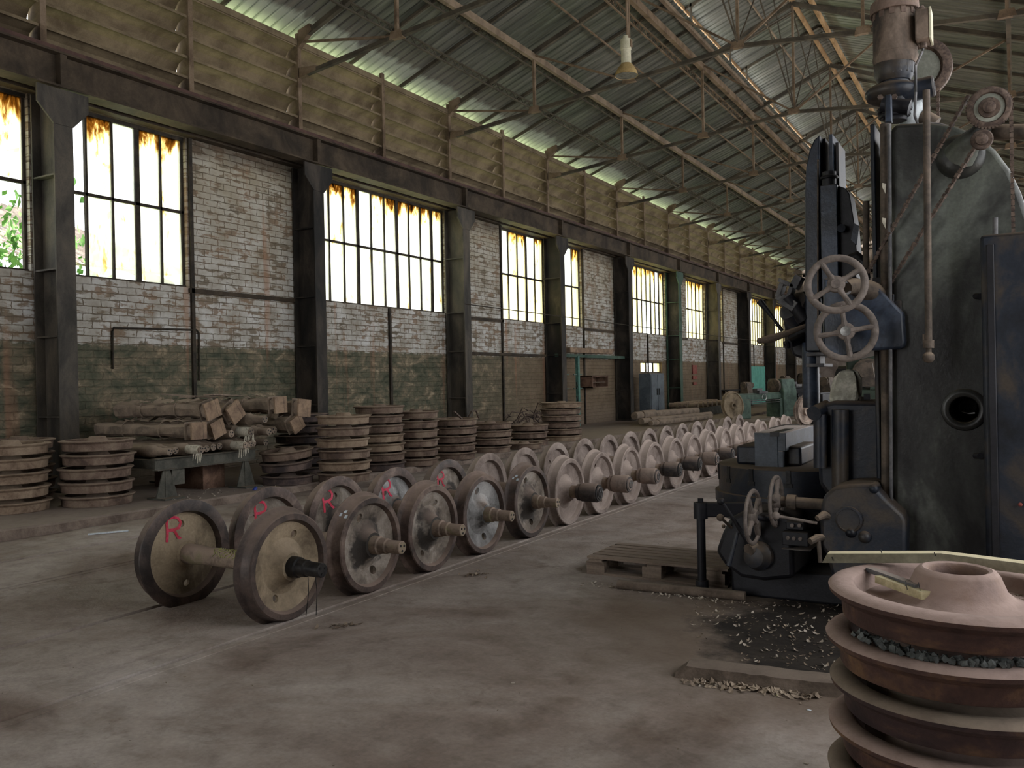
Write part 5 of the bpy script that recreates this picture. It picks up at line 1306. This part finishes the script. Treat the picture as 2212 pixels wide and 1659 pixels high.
# dry leaves and shavings on the oily ground
def leaves(name, n, region, mat, label, smin=.012, smax=.035, seed=1):
    random.seed(seed); m = MB(); c = 0
    while c < n:
        p = region()
        if p is None: continue
        s = random.uniform(smin, smax); q = Euler((random.uniform(-.5, .5), random.uniform(-.5, .5), random.random()*6)).to_matrix()
        k = random.uniform(.2, .5); z0 = s*.35
        vs = [Vector(p)+q@Vector(v)*s+Vector((0, 0, z0)) for v in ((-1, 0, .25), (-.3, -k, 0), (.4, -k, .05), (1, 0, .3), (.4, k, .05), (-.3, k, 0), (0, 0, -.12))]
        m.add(vs, [(6, 0, 1), (6, 1, 2), (6, 2, 3), (6, 3, 4), (6, 4, 5), (6, 5, 0)]); c += 1
    return tag(m.build(name, mat, smooth=False, loc=(0, 0, 0)), label, 'litter', kind='stuff')
def r_oil():
    u, v = random.uniform(1490, 1830), random.uniform(1290, 1470)
    if v > 1420+.1*(u-1490) or (u < 1600 and v > 1330+random.random()*60) : return None
    p = pt(u, v, 'z', 0); return p
leaves('leaf_litter', 150, r_oil, 'leaf_pale', 'pale dry leaves scattered over the oily patch', .008, .026, 3)
leaves('leaf_litter', 260, r_oil, 'leaf', 'small brown leaves scattered over the oily patch', .006, .018, 5)
def r_line(u0, v0, u1, v1, s):
    def f():
        t = random.random(); p = pt(u0+(u1-u0)*t, v0+(v1-v0)*t, 'z', 0); return p+Vector((random.gauss(0, s), random.gauss(0, s), 0))
    return f
leaves('leaf_litter', 170, r_line(1275, 1262, 1600, 1305, .045), 'leaf_pale', 'line of pale shavings in front of the pallet', .006, .022, 8)
leaves('leaf_litter', 220, r_line(1500, 1475, 1760, 1508, .028), 'leaf', 'heap of dry leaves along the front of the kerb beam', .008, .03, 9)
leaves('leaf_litter', 60, r_line(1500, 1472, 1560, 1480, .03), 'leaf_pale', 'pale shavings at the left end of the kerb beam', .006, .02, 10)
leaves('leaf_litter', 25, r_line(710, 1357, 780, 1350, .03), 'leaf', 'small clump of dry leaves on the floor in front of the second wheelset', .01, .028, 12)
leaves('leaf_litter', 30, r_line(1010, 1245, 1055, 1240, .04), 'leaf', 'small clump of dry leaves on the floor right of the fourth wheelset', .01, .03, 13)
leaves('crumbs', 260, lambda: Vector((random.uniform(-7, -.8), random.uniform(1.8, 8), 0)), 'leaf', 'dark crumbs and leaf bits scattered over the open floor', .003, .011, 14)
leaves('rubbish', 120, lambda: Vector((random.uniform(-10.6, -9.5), random.uniform(7.6, 9.6), .1)), 'leaf_pale', 'pale rubbish under and before the trestle table', .008, .03, 15)
def litter(u, v, s, mat, label, name='litter', z=0):
    p = pt(u, v, 'z', z); m = MB().cbox(p+Vector((0, 0, s*.2)), (s*1.6, s, s*.3), (.1, .1, random.random()*3)); return tag(m.build(name, mat, smooth=False, loc=p), label, 'litter')
litter(1748, 1535, .012, 'white_litter', 'tiny pale blue chip on the floor below the kerb beam', 'paint_chip')
litter(1108, 1476, .012, 'leaf_pale', 'lone pale leaf scrap in the middle of the floor', 'leaf_scrap')
litter(1680, 1503, .012, 'yellow_paint', 'small yellow scrap in the leaves by the kerb beam', 'paper_scrap')
litter(1742, 1650, .012, 'leaf_pale', 'pale pebble at the bottom edge of the photo', 'pebble')
a = pt(190, 1154, 'z', .01); b = pt(277, 1146, 'z', .01)
tag(MB().bar(a, b, .05, .012).build('white_strip', 'white_litter', smooth=False, loc=a), 'white strip of plastic on the floor beside the kerb at left', 'litter')
p = pt(548, 1060, 'z', .1); tag(MB().cyl(p, p+Vector((.0, .05, .04)), .025).build('bottle_cap', 'blue_plastic', loc=p), 'blue plastic cap on the floor by the trestle leg', 'cap')
o = MB().ball((0, 0, 0), .12, 14, (1, 1, .7)).build('wall_lamp', 'black', loc=tuple(pt(170, 746, 'x', XW+.12))); tag(o, 'small dark round fitting on the wall right of the leftmost column', 'fitting')
# thin bent conduit on the wall
a = lambda u, v: pt(u, v, 'x', XW+.03)
tag(MB().tube([a(244, 797), a(243, 715), a(246, 708), a(425, 713), a(430, 720), a(431, 822)], .018, 8).build('conduit', 'frame', loc=a(244, 797)), 'bent thin conduit on the wall below the first large window', 'conduit')
tag(MB().tube([(-12.165, 18.4, 3.62), (-12.165, 29.3, 3.58), (-12.165, 50.9, 3.55)], .015, 6).build('cable', 'frame', loc=(-12.165, 18.4, 3.6)), 'long thin cable strung along the columns at sill height', 'cable')

# ------------------------------------------------------------------ hanging lamp
lp = Vector((-5.47, 13.2, 6.60))
t = thing('pendant_lamp', 'yellowed bell shaped factory lamp hanging from a rod under the roof', 'lamp', lp)
MB().cyl(lp+Vector((.03, 0, .62)), lp+Vector((.03, 0, 2.1)), .022, n=10).build('rod', 'truss', t)
MB().lathe([(.19, .085), (.20, .082), (.42, .080), (.43, .088), (.60, .085), (.61, .05), (.66, .045)], lp, (0, 0, 1), 24).build('housing', 'cream', t)
MB().lathe([(0, .19), (.01, .188), (.06, .178), (.13, .14), (.20, .085), (.20, .075), (.13, .13), (.06, .168), (.008, .182)], lp, (0, 0, 1), 36, closed=True).build('shade', 'lamp_tan' if 'lamp_tan' in MT else 'cream', t)
MB().lathe([(.005, .180), (.012, .10), (.05, .0)], lp, (0, 0, 1), 30).build('glass', 'chrome', t)
MB().cbox(lp+Vector((.08, 0, .52)), (.05, .05, .12)).build('bracket', 'truss', t, smooth=False)

# ------------------------------------------------------------------ background things
t = thing('metal_cabinet', 'blue grey two door steel cabinet standing by the small window', 'cabinet', (-11.9, 30.6, .1))
q0 = pt(1380, 880, 'x', -11.9); q1 = pt(1425, 880, 'x', -11.9)
ca, cb = 29.95, 31.35; ch = 1.82
MB().box((-12.15, ca, .25), (-11.7, cb, ch)).build('body', 'grey_blue', t, bevel=.01, smooth=False)
for k in range(2):
    y0 = ca+.03+(cb-ca-.03)/2*k; d = MB().box((-11.7, y0, .32), (-11.675, y0+(cb-ca)/2-.06, ch-.06)).build('door', 'grey_blue', t, smooth=False)
    MB().box((-11.675, y0+.54-.48*k, 1.0), (-11.65, y0+.58-.48*k, 1.25)).build('handle', 'black', d, smooth=False)
for y in (ca+.1, cb-.1): MB().box((-12.1, y-.04, .1), (-11.75, y+.04, .25)).build('foot', 'grey_blue', t, smooth=False)
t = thing('wall_box', 'open brown wooden box fixed on the wall behind the axle stacks', 'box', (-12.6, 26.8, 1.3))
m = MB(); m.box((-12.75, 26.2, 1.35), (-12.3, 27.5, 1.38)); m.box((-12.75, 26.2, 1.72), (-12.3, 27.5, 1.75)); m.box((-12.75, 26.2, 1.35), (-12.3, 26.24, 1.75)); m.box((-12.75, 27.46, 1.35), (-12.3, 27.5, 1.75)); m.box((-12.78, 26.2, 1.35), (-12.75, 27.5, 1.75)); m.build('shell', 'rust_sheet', t, smooth=False)
MB().box((-12.75, 26.24, 1.52), (-12.4, 27.46, 1.54)).build('shelf', 'wood', t, smooth=False)
tag(MB().box((-12.45, 24.4, 2.50), (-12.2, 27.7, 2.66)).build('batten_light', 'wood_end', bevel=.01, smooth=False, loc=(-12.3, 26, 2.6)), 'long brown box lamp on the wall above the green posts', 'fitting')
for k, (y, h) in enumerate(((24.35, 2.4), (25.3, 2.4))):
    t = thing('green_post', 'green steel post with hooks against the wall, %s of two' % ['left', 'right'][k], 'post', (-12.4, y, .1))
    MB().box((-12.45, y-.06, .1), (-12.35, y+.06, h)).build('post', 'mint_dark' if 'mint_dark' in MT else 'green', t, smooth=False)
    for z in (.9, 1.35, 1.8): MB().bar((-12.4, y-.3, z), (-12.4, y+.3, z), .03).build('hook_bar', 'green', t, smooth=False)
    for z in (.9, 1.35): MB().tube([(-12.36, y-.2, z), (-12.3, y-.25, z+.05), (-12.3, y-.3, z+.2)], .02).build('hook', 'black', t)
# low logs and axles on the floor towards the back
random.seed(17)
lg = [(1370, 893, 1505, 889, .16, 'thick dusty axle lying on the floor before the cabinet'), (1385, 902, 1535, 905, .13, 'dusty axle lying in front of the thick one'), (1405, 885, 1535, 884, .10, 'thin dusty axle behind the thick one')]
for i, (u0, v0, u1, v1, r, lab) in enumerate(lg):
    a = pt(u0, v0, 'x', -10.6+.5*i-.3); b = pt(u1, v1, 'x', -10.2+.4*i); a.z = b.z = .12+r+.12*(i == 0)
    t = thing('lying_axle', lab, 'axle', a); MB().cyl(a, b, r*.8, n=16).build('shaft', 'wrap', t); MB().cyl(a+(b-a)*.1, a+(b-a)*.3, r, n=16).build('collar', 'wrap', t)
for i in range(7):
    u = 1493+i*10.2; a = pt(u, 878, 'x', -11.0); a.z = .55
    t = thing('row_axle', 'dusty axle end in the far row by the green lathe, %s from the left' % ORD[i], 'axle', a, 'far row of axles')
    d = Vector((1, -.05, 0)); MB().lathe([(0, .10), (.3, .10), (.32, .14), (.8, .14), (.82, .10), (1.2, .10)], a-d*.9, d, 14).build('shaft', 'axle', t)
tag(MB().box((-11.9, 32.2, .1), (-10.9, 39.6, .42)).build('axle_rack', 'table_steel', smooth=False, loc=(-11.5, 37, .1)), 'low steel rack under the far row of axles', 'rack')
# single wheel leaning upright before the lathe
WP = wheel_profile(R=.52, fl=.03, hub=.13, bore=.07, hh=.09, rim=.05)
c_ = pt(1583, 881, 'x', -9.2)
o = wheel_mesh(MB(), WP, (0, 0, 0), (1, -.55, .12), 56).build('leaning_wheel', 'wheel_ochre', loc=None); o.location = (c_.x, c_.y, .55); tag(o, 'large ochre wheel standing upright before the green lathe', 'train wheel')
# green lathe
def lathe_machine(x, y, mat, label, sc=1.0, rot=0.0, tall=1.0):
    t = thing('lathe', label, 'machine', (x, y, 0), None, (0, 0, rot)); t.scale = (sc, sc, sc)
    k = dict(world=False)
    MB().box((-.35, -1.6, 0), (.35, -.9, .75)).build('pedestal', mat, t, bevel=.03, smooth=False, **k); MB().box((-.35, .8, 0), (.35, 1.5, .75)).build('pedestal', mat, t, bevel=.03, smooth=False, **k)
    m = MB(); m.box((-.28, -1.7, .72), (.28, 1.6, .92)); m.box((-.22, -1.7, .92), (-.12, 1.6, .97)); m.box((.12, -1.7, .92), (.22, 1.6, .97)); m.build('bed', mat, t, bevel=.01, smooth=False, **k)
    m = MB(); m.prism([(-.42, .0), (.42, 0), (.42, 1.0*tall), (.30, 1.52*tall), (-.35, 1.52*tall), (-.42, 1.35*tall)], .95, 1.75); m.build('headstock', mat, t, bevel=.04, smooth=False, **k)
    m = MB(); m.lathe([(0, .30), (.12, .30), (.14, .25), (.15, .05)], (0, .95, 1.22), (0, -1, 0), 32); m.build('faceplate', 'mach_tan', t, **k)
    m = MB(); m.prism([(-.2, .97), (.2, .97), (.14, 1.4), (-.12, 1.4)], -.9, -.6); m.lathe([(0, .14), (.5, .12), (.55, .05)], (0, -.95, 1.28), (0, 1, 0), 20); m.build('tailstock', 'mach_tan', t, **k)
    m = MB(); m.box((-.33, -.4, .95), (.33, .1, 1.05)); m.box((-.1, -.3, 1.05), (.15, 0, 1.15)); m.build('carriage', 'mach_steel', t, smooth=False, **k)
    m = MB().torus((.36, -.15, .8), .12, .015, (1, 0, 0), 24, 8); m.build('handwheel', 'chrome', t, **k)
    m = MB(); m.cyl((.33, -1.6, .68), (.33, 1.5, .68), .02); m.cyl((.33, -1.6, .6), (.33, 1.5, .6), .015); m.build('feed_rod', 'mach_steel', t, **k)
    return t
lathe_machine(-8.8, 34.2, 'green', 'green workshop lathe with a large headstock behind the wheelset row', 1.0, -.45)
lathe_machine(-9.6, 44.0, 'mach_black', 'dark lathe further down the hall behind the green one', 1.15, -.3)
lathe_machine(-7.0, 38.0, 'mach_black', 'dark machine seen right of the green lathe headstock', 1.2, -.6, 1.1)
lathe_machine(-5.2, 30.0, 'mach_black', 'dark machine seen between the table and the ram', 1.1, -.2, 1.1)
lathe_machine(-3.4, 24.0, 'green_dark' if 'green_dark' in MT else 'mach_black', 'dark green machine behind the boring mill', 1.35, .1, 1.2)
lathe_machine(-4.6, 36.0, 'mach_black', 'dark machine in the far middle of the hall', 1.3, .2, 1.2)
m = MB().box((-12.78, 46.95, .1), (-12.66, 50.55, 2.2)); tag(m.build('mint_partition', 'mint', smooth=False, loc=(-12.7, 49, .1)), 'mint green sheet partition against the far wall', 'partition')
m = MB(); m.box((-12.77, 37.9, 1.8), (-12.74, 38.5, 2.2)); m.box((-12.77, 37.9, 1.55), (-12.74, 38.5, 1.7)); m.box((-12.77, 37.95, 1.3), (-12.74, 38.4, 1.42))
tag(m.build('wall_notice', 'rust_red' if 'rust_red' in MT else 'red_paint', smooth=False, loc=(-12.75, 38.2, 1.7)), 'faded red painted notice on the wall beyond the door slit', 'notice')
t = thing('workbench', 'small dark workbench against the wall behind the far axle row', 'bench', (-12, 40, .1))
MB().box((-12.7, 40.6, .95), (-11.9, 43.0, 1.0)).build('bench_top', 'mach_black', t, smooth=False)
for x, y in ((-12.6, 40.7), (-12.0, 40.7), (-12.6, 42.9), (-12.0, 42.9)): MB().box((x-.03, y-.03, .1), (x+.03, y+.03, .95)).build('leg', 'mach_black', t, smooth=False)
t = thing('toothed_gear', 'rusty toothed gear wheel standing behind the machine table', 'gear', pt(1738, 905, 'y', 12.0))
gc = pt(1738, 888, 'y', 12.0)
MB().lathe([(-.04, .18), (.04, .18), (.04, .145), (.015, .13), (.015, .06), (.05, .055), (.05, .03), (-.05, .03), (-.05, .055), (-.015, .06), (-.015, .13), (-.04, .145)], gc, (1, -.5, 0), 40, closed=True).build('gear_disc', 'wheel', t)
m = MB(); ql = Vector((1, -.5, 0)).normalized().to_track_quat('Z', 'Y').to_matrix()
for k in range(36):
    a = 2*PI*k/36; m.cbox(gc+ql@Vector((math.cos(a)*.185, math.sin(a)*.185, 0)), (.012, .012, .07))
m.build('teeth', 'wheel', t, smooth=False)
tag(MB().box((gc.x-.35, 11.5, 0), (gc.x+.5, 12.4, gc.z-.20)).build('gear_plinth', 'mach_black', smooth=False, loc=(gc.x, 12, 0)), 'dark low plinth under the toothed gear wheel', 'plinth')
